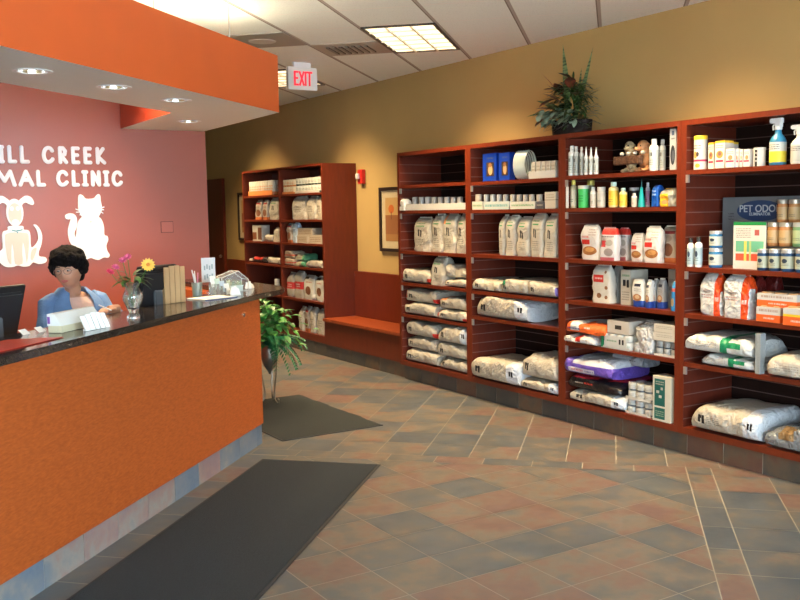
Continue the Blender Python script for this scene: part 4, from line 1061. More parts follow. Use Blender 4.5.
('bottle', 'shampg', 4.925, 5.264, 1.931, 0.03, 0.03, 0.21, 0, 'shampoo_bottle', 'bottle', 'narrow bottle, third from left in the shampoo row', 'white shampoo bottles left of the dog figurine'),
('bottle', 'point', 4.927, 5.217, 1.931, 0.034, 0.034, 0.21, 0, 'shampoo_bottle', 'bottle', 'white pointed-nozzle bottle, first of three beside the figurine', 'white shampoo bottles left of the dog figurine'),
('bottle', 'point', 4.926, 5.164, 1.931, 0.033, 0.033, 0.203, 0, 'shampoo_bottle', 'bottle', 'white pointed-nozzle bottle, middle of three beside the figurine', 'white shampoo bottles left of the dog figurine'),
('bottle', 'point', 4.928, 5.113, 1.931, 0.036, 0.036, 0.2, 0, 'shampoo_bottle', 'bottle', 'white pointed-nozzle bottle, nearest to the dog figurine', 'white shampoo bottles left of the dog figurine'),
('dogs', '', 4.9, 4.789, 1.931, 0.347, 0.2, 0.232, 0, 'dog_figurine', 'figurine', 'figurine of two puppies holding a dark wooden log basket', ''),
('bottle', 'shamp', 4.952, 4.573, 1.931, 0.064, 0.064, 0.22, 0, 'shampoo_bottle', 'bottle', 'tall white bottle right of the figurine, in front of its twin', 'white bottles right of the figurine'),
('bottle', 'shampg', 4.982, 4.523, 1.931, 0.043, 0.043, 0.214, 0, 'shampoo_bottle', 'bottle', 'tall white bottle beside the silver hanging pack, right of figurine', 'white bottles right of the figurine'),
('box', 'brushpack', 4.92, 4.378, 1.931, 0.056, 0.03, 0.273, 0, 'brush_pack', 'pack', 'tall silver pack with dark oval brush leaning at the divider', ''),
('box', 'whitecard', 4.9, 5.396, 1.685, 0.032, 0.004, 0.162, 0, 'price_card', 'card', 'white card tilted at the left end of the care products', ''),
('bottle', 'amber', 4.957, 5.385, 1.685, 0.053, 0.053, 0.211, 0, 'supplement_bottle', 'bottle', 'clear amber bottle with yellow lid at left of the green tub', 'care products on the second shelf of the third cabinet'),
('tub', 'green', 4.964, 5.282, 1.685, 0.088, 0.088, 0.169, 0, 'treat_tub', 'tub', 'bright green tub with white lid among the care products', 'care products on the second shelf of the third cabinet'),
('jar', 'amberj', 5.131, 5.381, 1.685, 0.062, 0.062, 0.211, 0, 'supplement_jar', 'jar', 'jar with yellow lid standing behind the bright green tub', 'care products on the second shelf of the third cabinet'),
('bottle', 'white', 4.953, 5.166, 1.685, 0.047, 0.047, 0.154, 0, 'supplement_bottle', 'bottle', 'small white bottle between green tub and wider white jar', 'care products on the second shelf of the third cabinet'),
('jar', 'white', 4.963, 5.092, 1.685, 0.065, 0.065, 0.152, 0, 'supplement_jar', 'jar', 'wide white jar beside the small white bottle', 'care products on the second shelf of the third cabinet'),
('bottle', 'yellow', 4.967, 4.971, 1.685, 0.073, 0.073, 0.184, 0, 'shampoo_bottle', 'bottle', 'larger yellow bottle with pale cap on the care shelf', 'care products on the second shelf of the third cabinet'),
('bottle', 'yellow', 4.959, 4.867, 1.685, 0.058, 0.058, 0.138, 0, 'shampoo_bottle', 'bottle', 'smaller yellow bottle right of the larger yellow one', 'care products on the second shelf of the third cabinet'),
('tub', 'dark', 5.097, 4.895, 1.685, 0.073, 0.073, 0.142, 0, 'treat_tub', 'tub', 'dark tub with silvery rim behind a small white bottle', 'care products on the second shelf of the third cabinet'),
('bottle', 'white', 4.949, 4.75, 1.685, 0.039, 0.039, 0.099, 0, 'supplement_bottle', 'bottle', 'tiny white bottle in front of the dark tub', 'care products on the second shelf of the third cabinet'),
('cone', 'teal', 4.944, 4.677, 1.685, 0.048, 0.048, 0.195, 0, 'nozzle_bottle', 'bottle', 'teal cone-shaped bottle with thin nozzle', 'care products on the second shelf of the third cabinet'),
('bottle', 'lilac', 5.037, 4.706, 1.685, 0.033, 0.033, 0.172, 0, 'shampoo_bottle', 'bottle', 'slim pale lilac bottle behind the teal cone-shaped one', 'care products on the second shelf of the third cabinet'),
('stand', 'bluebag', 4.93, 4.549, 1.685, 0.064, 0.08, 0.15, 0, 'treat_bag', 'bag', 'shiny blue treat bag left of the yellow bag', 'care products on the second shelf of the third cabinet'),
('stand', 'yelbag', 4.92, 4.433, 1.685, 0.132, 0.1, 0.126, 0, 'treat_bag', 'bag', 'yellow and grey treat bag at the right of the care shelf', 'care products on the second shelf of the third cabinet'),
('stand', 'treat', 4.93, 5.191, 1.296, 0.188, 0.08, 0.262, 0, 'treat_pouch', 'pouch', 'white treat pouch with brown picture, leftmost in the third cabinet', 'picture pouches in the third cabinet'),
('stand', 'treatr', 4.92, 4.992, 1.296, 0.169, 0.07, 0.246, 0, 'treat_pouch', 'pouch', 'pouch with bold red top, second in the third cabinet', 'picture pouches in the third cabinet'),
('stand', 'treatr', 5.02, 4.942, 1.296, 0.11, 0.07, 0.24, 0, 'treat_pouch', 'pouch', 'shadowed red-topped pouch right behind the bold red-topped one', 'picture pouches in the third cabinet'),
('stand', 'treat', 4.95, 4.735, 1.296, 0.118, 0.07, 0.204, 0, 'treat_pouch', 'pouch', 'short treat pouch with brown picture, between red-topped and tall pouches', 'picture pouches in the third cabinet'),
('stand', 'treat', 4.92, 4.563, 1.296, 0.151, 0.08, 0.256, 0, 'treat_pouch', 'pouch', 'tall treat pouch with brown picture, second from the right divider', 'picture pouches in the third cabinet'),
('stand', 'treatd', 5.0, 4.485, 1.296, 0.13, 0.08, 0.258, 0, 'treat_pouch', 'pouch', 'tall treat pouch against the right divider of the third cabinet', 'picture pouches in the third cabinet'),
('stand', 'biscuit', 4.93, 5.065, 0.977, 0.198, 0.09, 0.284, 0, 'biscuit_bag', 'bag', 'cream biscuit bag with red label and printed paws', 'treat bags below the picture pouches'),
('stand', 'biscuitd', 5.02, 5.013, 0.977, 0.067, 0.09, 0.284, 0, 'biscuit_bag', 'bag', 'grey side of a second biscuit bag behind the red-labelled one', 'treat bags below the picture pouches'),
('box', 'rxbox', 4.96, 4.84, 0.977, 0.098, 0.18, 0.255, 0, 'pet_food_carton', 'carton', 'cream carton with black mark behind the small picture bags', ''),
('stand', 'dental', 4.92, 4.688, 0.977, 0.109, 0.06, 0.199, 0, 'treat_bag', 'bag', 'small white bag with brown and blue picture, leftmost of four', 'treat bags below the picture pouches'),
('stand', 'dental', 4.92, 4.596, 0.977, 0.056, 0.06, 0.199, 0, 'treat_bag', 'bag', 'small white bag with blue foot, second of four', 'treat bags below the picture pouches'),
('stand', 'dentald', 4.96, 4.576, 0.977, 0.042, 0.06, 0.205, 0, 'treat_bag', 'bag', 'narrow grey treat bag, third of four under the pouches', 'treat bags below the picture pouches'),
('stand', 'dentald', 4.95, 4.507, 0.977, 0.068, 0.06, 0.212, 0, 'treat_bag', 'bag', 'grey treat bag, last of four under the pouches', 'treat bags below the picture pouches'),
('box', 'cream', 5.05, 4.488, 0.977, 0.07, 0.1, 0.271, 0, 'treat_box', 'box', 'tall tan box at the right divider behind a blue bag', ''),
('stand', 'bluedog', 4.9, 4.349, 0.977, 0.042, 0.06, 0.203, 0, 'treat_bag', 'bag', 'narrow blue bag at the right divider below the pouches', ''),
('lie', 'redwhite', 4.86, 5.243, 0.651, 0.33, 0.42, 0.074, 0, 'pet_food_bag', 'bag', 'white bag with red square logo under the orange bag', 'goods on the fourth shelf of the third cabinet'),
('lie', 'orange', 4.87, 5.185, 0.727, 0.4, 0.42, 0.094, 0, 'pet_food_bag', 'bag', 'orange and white bag on top of the white one', 'goods on the fourth shelf of the third cabinet'),
('cans', 'greenw', 4.91, 4.894, 0.651, 0.282, 0.26, 0.111, 0, 'can_case', 'case', 'shrink-wrapped case with green left edge under the handled carton', 'goods on the fourth shelf of the third cabinet'),
('box', 'handle', 4.92, 4.874, 0.764, 0.22, 0.26, 0.095, 0, 'handled_carton', 'carton', 'flat cream carton with a dark handle slot', 'goods on the fourth shelf of the third cabinet'),
('stand', 'sack', 4.92, 4.647, 0.651, 0.203, 0.26, 0.221, 0, 'plastic_sack', 'sack', 'crumpled white plastic sack between carton and wrapped cases', 'goods on the fourth shelf of the third cabinet'),
('cans', 'grey', 4.92, 4.428, 0.651, 0.197, 0.26, 0.107, 0, 'can_case', 'case', 'wrapped case of cans under two flat cartons', 'goods on the fourth shelf of the third cabinet'),
('box', 'cream', 4.91, 4.428, 0.76, 0.199, 0.28, 0.059, 0, 'flat_carton', 'carton', 'lower of two flat cream cartons on a wrapped case', 'goods on the fourth shelf of the third cabinet'),
('box', 'cream', 4.91, 4.426, 0.82, 0.195, 0.28, 0.057, 0, 'flat_carton', 'carton', 'upper of two flat cream cartons on a wrapped case', 'goods on the fourth shelf of the third cabinet'),
('lie', 'rxlit', 4.89, 5.08, 0.196, 0.562, 0.44, 0.098, 0, 'pet_food_bag', 'bag', 'cream bag at the bottom of the purple bag stack', 'floor level stock of the third cabinet'),
('lie', 'black', 4.89, 5.118, 0.296, 0.556, 0.44, 0.11, 0, 'pet_food_bag', 'bag', 'black bag with red stripe and small lettering', 'floor level stock of the third cabinet'),
('lie', 'purple', 4.87, 5.157, 0.408, 0.511, 0.44, 0.144, 0, 'pet_food_bag', 'bag', 'purple and white bag on top of the black bag', 'floor level stock of the third cabinet'),
('lie', 'greybag', 5.08, 4.944, 0.5, 0.294, 0.22, 0.091, 0, 'pet_food_bag', 'bag', 'dim grey bag lying behind, right of the purple bag', 'floor level stock of the third cabinet'),
('cans', 'grey', 4.92, 4.675, 0.196, 0.245, 0.3, 0.105, 0, 'can_case', 'case', 'lower wrapped case of cans beside the tall green carton', 'floor level stock of the third cabinet'),
('cans', 'grey', 4.92, 4.674, 0.303, 0.239, 0.3, 0.122, 0, 'can_case', 'case', 'upper wrapped case of cans beside the tall green carton', 'floor level stock of the third cabinet'),
('box', 'greencarton', 4.9, 4.434, 0.196, 0.167, 0.12, 0.317, 0, 'tall_carton', 'carton', 'tall cream carton with dark green picture panels', 'floor level stock of the third cabinet'),
('canister', 'yel', 4.964, 4.182, 1.923, 0.087, 0.087, 0.22, 0, 'powder_canister', 'canister', 'tall cylindrical canister with yellow lid, leftmost in the last cabinet', 'small goods on the top shelf of the rightmost cabinet'),
('box', 'medy', 4.95, 4.087, 1.923, 0.049, 0.07, 0.17, 0, 'medicine_box', 'box', 'narrow yellow-topped box right beside the tall canister', 'small goods on the top shelf of the rightmost cabinet'),
('box', 'medy', 4.91, 3.986, 1.923, 0.077, 0.09, 0.173, 0, 'medicine_box', 'box', 'largest yellow-topped box on the top shelf', 'small goods on the top shelf of the rightmost cabinet'),
('box', 'medy', 5.06, 4.023, 1.923, 0.051, 0.05, 0.17, 0, 'medicine_box', 'box', 'yellow-topped box behind the little white boxes', 'small goods on the top shelf of the rightmost cabinet'),
('box', 'medw', 4.9, 3.899, 1.923, 0.068, 0.06, 0.117, 0, 'medicine_box', 'box', 'little white box with red band, first after the yellow-topped boxes', 'small goods on the top shelf of the rightmost cabinet'),
('box', 'medw', 4.92, 3.862, 1.923, 0.027, 0.06, 0.112, 0, 'medicine_box', 'box', 'narrowest little white box on the top shelf', 'small goods on the top shelf of the rightmost cabinet'),
('box', 'medw', 4.92, 3.831, 1.923, 0.025, 0.06, 0.11, 0, 'medicine_box', 'box', 'narrow little white box, third of the four', 'small goods on the top shelf of the rightmost cabinet'),
('box', 'medw', 4.92, 3.791, 1.923, 0.046, 0.06, 0.108, 0, 'medicine_box', 'box', 'little white box nearest the black canister', 'small goods on the top shelf of the rightmost cabinet'),
('canister', 'blackw', 4.956, 3.722, 1.923, 0.073, 0.073, 0.113, 0, 'small_canister', 'canister', 'short black and white canister left of the blue spray bottle', 'small goods on the top shelf of the rightmost cabinet'),
('spray', 'blue', 4.969, 3.603, 1.923, 0.098, 0.098, 0.287, 0, 'spray_bottle', 'spray bottle', 'blue spray bottle with yellow label and white trigger', 'small goods on the top shelf of the rightmost cabinet'),
('spray', 'white', 4.97, 3.456, 1.923, 0.1, 0.1, 0.235, 0, 'spray_bottle', 'spray bottle', 'white spray bottle at the right edge of the picture', 'small goods on the top shelf of the rightmost cabinet'),
('box', 'odor', 5.22, 3.911, 1.284, 0.592, 0.12, 0.455, 0, 'display_carton', 'carton', 'large dark grey display carton with an oval blue emblem', ''),
('box', 'chart', 4.95, 3.781, 1.284, 0.243, 0.006, 0.296, 0, 'feeding_chart', 'chart', 'white printed chart with green top and red and green bands', ''),
('bottle', 'lotion', 4.924, 4.218, 1.284, 0.047, 0.047, 0.19, 0, 'lotion_bottle', 'bottle', 'white lotion bottle with black cap, left of the pair', 'goods beside the grey display carton'),
('bottle', 'lotion', 4.925, 4.154, 1.284, 0.05, 0.05, 0.198, 0, 'lotion_bottle', 'bottle', 'white lotion bottle with black cap, right of the pair', 'goods beside the grey display carton'),
('jar', 'bluej', 4.965, 4.047, 1.284, 0.091, 0.091, 0.127, 0, 'odor_jar', 'jar', 'lower blue jar of the stacked pair', 'goods beside the grey display carton'),
('jar', 'bluej', 4.963, 4.046, 1.413, 0.086, 0.086, 0.109, 0, 'odor_jar', 'jar', 'upper blue jar of the stacked pair', 'goods beside the grey display carton'),
('jar', 'bluej2', 4.935, 3.667, 1.284, 0.07, 0.07, 0.131, 0, 'odor_jar', 'jar', 'front blue jar nearest to the printed chart', 'jars on the stepped rack'),
('jar', 'bluej2', 4.936, 3.583, 1.284, 0.073, 0.073, 0.134, 0, 'odor_jar', 'jar', 'second blue jar in the front row of jars', 'jars on the stepped rack'),
('jar', 'bluej2', 4.942, 3.496, 1.284, 0.084, 0.084, 0.136, 0, 'odor_jar', 'jar', 'third blue jar in the front row of jars', 'jars on the stepped rack'),
('jar', 'bluej2', 4.938, 3.402, 1.284, 0.076, 0.076, 0.138, 0, 'odor_jar', 'jar', 'blue jar in the front row cut by the picture edge', 'jars on the stepped rack'),
('riser', '', 5.03, 3.591, 1.284, 0.383, 0.17, 0.166, 0, 'stepped_rack', 'rack', 'dark stepped rack holding the orange jars behind the blue ones', ''),
('jar', 'orangej', 5.082, 3.705, 1.428, 0.074, 0.074, 0.147, 0, 'odor_jar', 'jar', 'orange jar in the middle row nearest the chart', 'jars on the stepped rack'),
('jar', 'orangej', 5.087, 3.619, 1.428, 0.083, 0.083, 0.147, 0, 'odor_jar', 'jar', 'second orange jar of the middle row', 'jars on the stepped rack'),
('jar', 'greenj', 5.086, 3.524, 1.428, 0.082, 0.082, 0.147, 0, 'odor_jar', 'jar', 'greenish jar of the middle row cut by the picture edge', 'jars on the stepped rack'),
('jar', 'orangej', 5.171, 3.705, 1.573, 0.071, 0.071, 0.144, 0, 'odor_jar', 'jar', 'orange jar on the highest step, left one', 'jars on the stepped rack'),
('jar', 'orangej', 5.173, 3.622, 1.573, 0.075, 0.075, 0.143, 0, 'odor_jar', 'jar', 'orange jar on the highest step, right one', 'jars on the stepped rack'),
('stand', 'mega', 4.92, 4.063, 0.971, 0.173, 0.13, 0.278, 0, 'pet_food_bag', 'bag', 'white bag with red right edge, left of the two upright ones', 'red and white goods in the rightmost cabinet'),
('stand', 'mega', 4.91, 3.852, 0.971, 0.201, 0.13, 0.278, 0, 'pet_food_bag', 'bag', 'white bag with red right edge, right of the two upright ones', 'red and white goods in the rightmost cabinet'),
('stand', 'redbag', 5.09, 3.848, 0.971, 0.053, 0.1, 0.265, 0, 'pet_food_bag', 'bag', 'dark red bag behind, beside the two red-edged upright bags', 'red and white goods in the rightmost cabinet'),
('stand', 'redbag', 5.24, 3.848, 0.971, 0.113, 0.1, 0.264, 0, 'pet_food_bag', 'bag', 'dark red bag standing behind the orange-banded packs', 'red and white goods in the rightmost cabinet'),
('box', 'vario', 4.9, 3.597, 0.971, 0.173, 0.3, 0.091, 0, 'canned_food_pack', 'pack', 'lower left orange-banded tray pack in the rightmost cabinet', 'red and white goods in the rightmost cabinet'),
('box', 'vario', 4.92, 3.556, 1.064, 0.281, 0.25, 0.08, 0, 'canned_food_pack', 'pack', 'orange-banded tray pack resting on the lower left one', 'red and white goods in the rightmost cabinet'),
('box', 'varioy', 4.86, 3.377, 0.971, 0.181, 0.08, 0.102, 0, 'canned_food_pack', 'pack', 'lower right pack with yellow stripe at the picture edge', 'red and white goods in the rightmost cabinet'),
('lie', 'greenband', 4.9, 3.911, 0.641, 0.411, 0.42, 0.08, 0, 'pet_food_bag', 'bag', 'lower white bag with green band beside the leaflets', 'big bags in the rightmost cabinet'),
('lie', 'greenband', 4.885, 3.971, 0.723, 0.52, 0.42, 0.12, 0, 'pet_food_bag', 'bag', 'upper white bag with green band lying on another', 'big bags in the rightmost cabinet'),
('box', 'leaflet', 4.9, 3.665, 0.641, 0.04, 0.05, 0.253, 0, 'leaflet_stack', 'leaflets', 'grey upright bundle of leaflets between the big bags', ''),
('lie', 'rxplain', 4.87, 3.434, 0.641, 0.324, 0.42, 0.142, 0, 'pet_food_bag', 'bag', 'plain cream bag right of the leaflets, cut by the picture', 'big bags in the rightmost cabinet'),
('lie', 'rxlit', 4.88, 3.91, 0.196, 0.531, 0.48, 0.187, 0, 'pet_food_bag', 'bag', 'largest plump bag on the lowest board, far right cabinet', 'big bags in the rightmost cabinet'),
('lie', 'foil', 4.89, 3.43, 0.196, 0.353, 0.3, 0.14, 0, 'foil_bag', 'bag', 'crumpled shiny grey plastic bag beside the largest plump bag', 'big bags in the rightmost cabinet'),
('cans', 'orangecans', 5.0, 11.435, 1.913, 0.78, 0.2, 0.192, 0, 'can_case', 'case', 'round-cornered case with orange base, top left of the bookcase', 'goods in the bookcase'),
('cans', 'tan', 5.0, 10.576, 1.913, 0.331, 0.2, 0.18, 0, 'can_case', 'case', 'wrapped cans with orange band, top right column of the bookcase', 'goods in the bookcase'),
('cans', 'greyc', 5.0, 10.055, 1.913, 0.652, 0.2, 0.185, 0, 'can_case', 'case', 'two-layer wide case of cans, top right column of the bookcase', 'goods in the bookcase'),
('stand', 'treatd', 5.0, 11.512, 1.596, 0.198, 0.08, 0.261, 0, 'treat_bag', 'bag', 'small bag with orange foot, leftmost on second bookcase shelf', 'goods in the bookcase'),
('stand', 'treatd', 5.0, 11.304, 1.596, 0.166, 0.08, 0.257, 0, 'treat_bag', 'bag', 'small bag with orange foot, middle on second bookcase shelf', 'goods in the bookcase'),
('stand', 'rx', 5.0, 11.033, 1.596, 0.308, 0.1, 0.282, 0, 'treat_bag', 'bag', 'larger white bag with dark foot, left column of the bookcase', 'goods in the bookcase'),
('stand', 'rxplain', 5.0, 10.303, 1.596, 0.388, 0.12, 0.282, 0, 'treat_bag', 'bag', 'wide pale bag, first in the right column second shelf', 'goods in the bookcase'),
('stand', 'rxplain', 5.0, 9.967, 1.596, 0.242, 0.12, 0.28, 0, 'treat_bag', 'bag', 'middle pale bag with dark specks in right column second shelf', 'goods in the bookcase'),
('stand', 'rxplain', 5.0, 9.752, 1.596, 0.145, 0.12, 0.282, 0, 'treat_bag', 'bag', 'whitest bag touching the right side panel of the bookcase', 'goods in the bookcase'),
('box', 'brownw', 5.0, 11.57, 1.311, 0.299, 0.12, 0.214, 0, 'small_carton', 'carton', 'white carton with brown lower half in the bookcase left column', 'goods in the bookcase'),
('lie', 'rxplain', 5.0, 11.217, 1.311, 0.254, 0.15, 0.09, 0, 'soft_pack', 'pack', 'small flat cream pack beside the brown and white carton', 'goods in the bookcase'),
('stand', 'rxplain', 5.0, 10.964, 1.311, 0.184, 0.1, 0.191, 0, 'soft_pack', 'pack', 'crumpled whitish pack at left column centre divider', 'goods in the bookcase'),
('stand', 'treatd', 5.0, 10.591, 1.311, 0.145, 0.1, 0.243, 0, 'treat_bag', 'bag', 'tan upright bag left of a blue-white one, right column', 'goods in the bookcase'),
('stand', 'bluewhite', 5.0, 10.432, 1.311, 0.139, 0.1, 0.25, 0, 'treat_bag', 'bag', 'blue-white upright bag in the bookcase right column', 'goods in the bookcase'),
('box', 'tanbox', 5.0, 10.21, 1.311, 0.288, 0.18, 0.093, 0, 'small_carton', 'carton', 'lower tan carton under another beside the blue-white bag', 'goods in the bookcase'),
('box', 'tanbox', 5.01, 10.158, 1.406, 0.394, 0.18, 0.089, 0, 'small_carton', 'carton', 'upper tan carton beside the blue-white bag', 'goods in the bookcase'),
('box', 'tanbox', 5.0, 9.863, 1.311, 0.351, 0.18, 0.103, 0, 'small_carton', 'carton', 'tan carton against the bookcase right side panel', 'goods in the bookcase'),
('lie', 'redblack', 5.0, 11.608, 1.023, 0.613, 0.2, 0.079, 0, 'soft_pack', 'pack', 'red and black soft pack in the left column', 'goods in the bookcase'),
('lie', 'rxplain', 5.0, 11.076, 1.023, 0.358, 0.2, 0.084, 0, 'soft_pack', 'pack', 'tan flat pack right of the red and black one', 'goods in the bookcase'),
('lie', 'treatp', 5.0, 10.616, 1.023, 0.262, 0.2, 0.087, 0, 'soft_pack', 'pack', 'lower left printed pack with red stripes, right column', 'goods in the bookcase'),
('lie', 'treatp', 5.0, 10.613, 1.112, 0.269, 0.2, 0.093, 0, 'soft_pack', 'pack', 'upper left printed pack with red stripes, right column', 'goods in the bookcase'),
('lie', 'treatg', 5.0, 10.318, 1.023, 0.279, 0.2, 0.072, 0, 'soft_pack', 'pack', 'lower green-tinged pack, right column middle', 'goods in the bookcase'),
('lie', 'treatg', 5.0, 10.312, 1.097, 0.279, 0.2, 0.085, 0, 'soft_pack', 'pack', 'upper green-tinged pack, right column middle', 'goods in the bookcase'),
('lie', 'rxplain', 5.0, 9.94, 1.023, 0.422, 0.2, 0.086, 0, 'soft_pack', 'pack', 'pale pack lying against the bookcase right side panel', 'goods in the bookcase'),
('jar', 'white', 5.035, 11.047, 0.631, 0.07, 0.07, 0.198, 0, 'small_jar', 'jar', 'small tan jar alone near the bookcase centre divider', 'goods in the bookcase'),
('stand', 'redband', 5.0, 10.605, 0.631, 0.204, 0.12, 0.309, 0, 'paper_bag', 'bag', 'grey paper bag with red band, left of two', 'goods in the bookcase'),
('stand', 'redband', 5.0, 10.368, 0.631, 0.212, 0.12, 0.333, 0, 'paper_bag', 'bag', 'grey paper bag with red band, right of two', 'goods in the bookcase'),
('stand', 'oval', 5.0, 10.087, 0.631, 0.271, 0.12, 0.297, 0, 'paper_bag', 'bag', 'white bag with brown oval, left of two', 'goods in the bookcase'),
('stand', 'oval', 5.0, 9.803, 0.631, 0.22, 0.12, 0.3, 0, 'paper_bag', 'bag', 'white bag with brown oval, right of two', 'goods in the bookcase'),
('stand', 'rxplain', 5.0, 10.316, 0.236, 0.14, 0.12, 0.297, 0, 'paper_bag', 'bag', 'first narrow bag at floor level of bookcase', 'goods in the bookcase'),
('stand', 'treatd', 5.0, 10.159, 0.236, 0.129, 0.12, 0.309, 0, 'paper_bag', 'bag', 'tan narrow bag at floor level, second from the plant', 'goods in the bookcase'),
('stand', 'rxplain', 5.0, 10.004, 0.236, 0.139, 0.12, 0.309, 0, 'paper_bag', 'bag', 'grey narrow bag at floor level, third from the plant', 'goods in the bookcase'),
('stand', 'rxplain', 5.0, 9.792, 0.236, 0.182, 0.12, 0.302, 0, 'paper_bag', 'bag', 'whitest wide bag at floor level against the bookcase side', 'goods in the bookcase'),
]

for it in ITEMS: make(*it)

# ------------------------------------------------------------------ plants
def _cl(p): return p
def leaf(q, base, d, L_, w, droop, mi=0, up=Vector((0, 0, 1)), n=6, shape='oval', fold=.15):
    d = Vector(d).normalized(); sd = d.cross(up)
    if sd.length < .05: sd = Vector((1, 0, 0))
    sd.normalize(); p = Vector(base); vs = []; cur = d.copy()
    for i in range(n + 1):
        t = i / n
        if shape == 'oval': wd = w * math.sin(PI * min(1, t * .92 + .06)) ** .8
        elif shape == 'heart': wd = w * (math.sin(PI * min(1, t ** .6)) if t < 1 else 0)
        elif shape == 'sword': wd = w * (1 - t ** 3) * (.7 + .3 * math.sin(PI * t))
        else: wd = w * (1 - t) ** .5
        nrm = sd.cross(cur).normalized()
        vs += [p - sd * wd + nrm * wd * fold, p, p + sd * wd + nrm * wd * fold]
        cur = (cur + Vector((0, 0, -1)) * droop / n).normalized(); p = p + cur * L_ / n
    fs = []
    for i in range(n):
        a = i * 3; fs += [(a, a + 1, a + 4, a + 3), (a + 1, a + 2, a + 5, a + 4)]
    q.add(vs, fs, mi)
def leafmat(name, c1, c2, scale=20, rough=.4, stripes=None):
    m = bpy.data.materials.new(name); nt, b = nodes_of(m); g = NG(nt)
    nz = g.noise(g.coord('Object', scale=stripes or (1, 1, 1)), scale, 3)
    cr = nt.nodes.new('ShaderNodeValToRGB'); nt.links.new(nz, cr.inputs[0]); e = cr.color_ramp.elements
    e[0].position = .40; e[0].color = c1 + (1,); e[1].position = .62; e[1].color = c2 + (1,)
    nt.links.new(cr.outputs[0], b.inputs['Base Color']); setp(b, rough=rough); return m
L_dark = leafmat('dark_leaf', (.012, .045, .012), (.04, .10, .02)); L_mid = leafmat('mid_leaf', (.03, .12, .02), (.10, .25, .05))
L_snake = leafmat('snake_leaf', (.03, .08, .03), (.20, .30, .12), 26, stripes=(.4, .4, 3)); L_croton = leafmat('croton_leaf', (.05, .02, .012), (.18, .04, .02)); L_red = leafmat('red_leaf', (.22, .02, .01), (.40, .06, .03))
L_silver = leafmat('silver_leaf', (.10, .17, .12), (.24, .32, .24)); L_pothos = leafmat('pothos_leaf', (.015, .13, .02), (.12, .34, .07), 9)
rp = random.Random(21)
pl = empty('potted_plant', (5.135, 5.60, 2.252), 0, 'leafy mixed plant in a dark basket on top of the display cabinets', 'plant')
MB().lathe([(.15, 0), (.165, .01), (.175, .12), (.165, .12), (.155, .10), (0, .10)], 24, sx=.8, sy=1.05).build('basket', simple('dark_basket', (.014, .008, .006), .8, bump=1.0, bscale=60), pl, smooth=True)
q = MB()
for (a, el, L_, w_, dr) in ((1.5, 1.48, .60, .042, 0.0), (-1.45, 1.12, .58, .026, -.05), (-1.6, 1.18, .46, .024, .2), (1.5, .72, .40, .030, .5), (1.4, .50, .46, .020, .7), (-.9, 1.3, .40, .028, .1)):
    leaf(q, (rp.uniform(-.03, .03), .02 * (1 if a > 0 else -1), .13), (-.15 * math.cos(el), math.sin(a) * math.cos(el) if abs(a) < 2 else .5, math.sin(el)), L_, w_, dr, shape='sword', n=9, up=Vector((1, 0, 0.01)))
q.build('sword_leaves', L_snake, pl, smooth=True)
q = MB()
for (y_, z_, dy, dz, L_) in ((.10, .36, .5, .3, .13), (.12, .30, .8, -.1, .15), (.05, .33, -.1, .6, .12), (.02, .25, .3, .5, .16), (-.10, .36, -.5, .6, .14), (-.08, .42, .3, .5, .12), (.17, .18, .9, -.25, .17), (.07, .2, .5, .3, .16), (-.12, .3, -.2, .2, .13), (-.05, .08, .3, -.1, .12), (.0, .10, -.4, .2, .12)):
    leaf(q, (-.06 + rp.uniform(-.05, .04), y_, z_), (-.45, dy, dz), L_, .043, .5, shape='oval')
q.build('croton_leaves', L_croton, pl, smooth=True)
q = MB()
for (y_, z_, dy, dz, L_) in ((.08, .36, .45, .75, .2), (.06, .33, .6, .7, .14), (.09, .26, .9, .1, .12), (.06, .2, .7, .3, .12)):
    leaf(q, (-.09, y_, z_), (-.3, dy, dz), L_, .013, .2, shape='sword')
q.build('red_leaves', L_red, pl, smooth=True)
q = MB()
for i in range(420):
    a = rp.uniform(0, 2 * PI); rr_ = rp.uniform(.02, .20); z_ = rp.uniform(.10, .42) - max(0, rr_ - .1) * .9
    leaf(q, (rr_ * math.cos(a) * .7 - .03, rr_ * math.sin(a) - .03, z_), (math.cos(a), math.sin(a) * 1.1, rp.uniform(-.2, .9)), rp.uniform(.06, .14), rp.uniform(.007, .014), rp.uniform(.3, 1.1), mi=0, n=4)
for i in range(26):                      # fine grassy blades to the right
    leaf(q, (-.03, -.06, .2), (rp.uniform(-.6, .1), -rp.uniform(.3, 1.0), rp.uniform(.3, 1.2)), rp.uniform(.18, .30), .005, rp.uniform(.6, 1.3), mi=0, n=6, shape='sword')
q.v = [(min(v_[0], .27), v_[1], v_[2]) for v_ in q.v]; q.build('fine_foliage', L_dark, pl, smooth=True)
q = MB()
for i in range(70):
    a = rp.uniform(-.6, 1.0); leaf(q, (-.13 + rp.uniform(-.04, .03), rp.uniform(-.16, .20), rp.uniform(.09, .22)), (-.8, a, rp.uniform(-.8, .2)), rp.uniform(.06, .09), .022, .8, shape='oval', n=4)
q.build('silver_leaves', L_silver, pl, smooth=True)

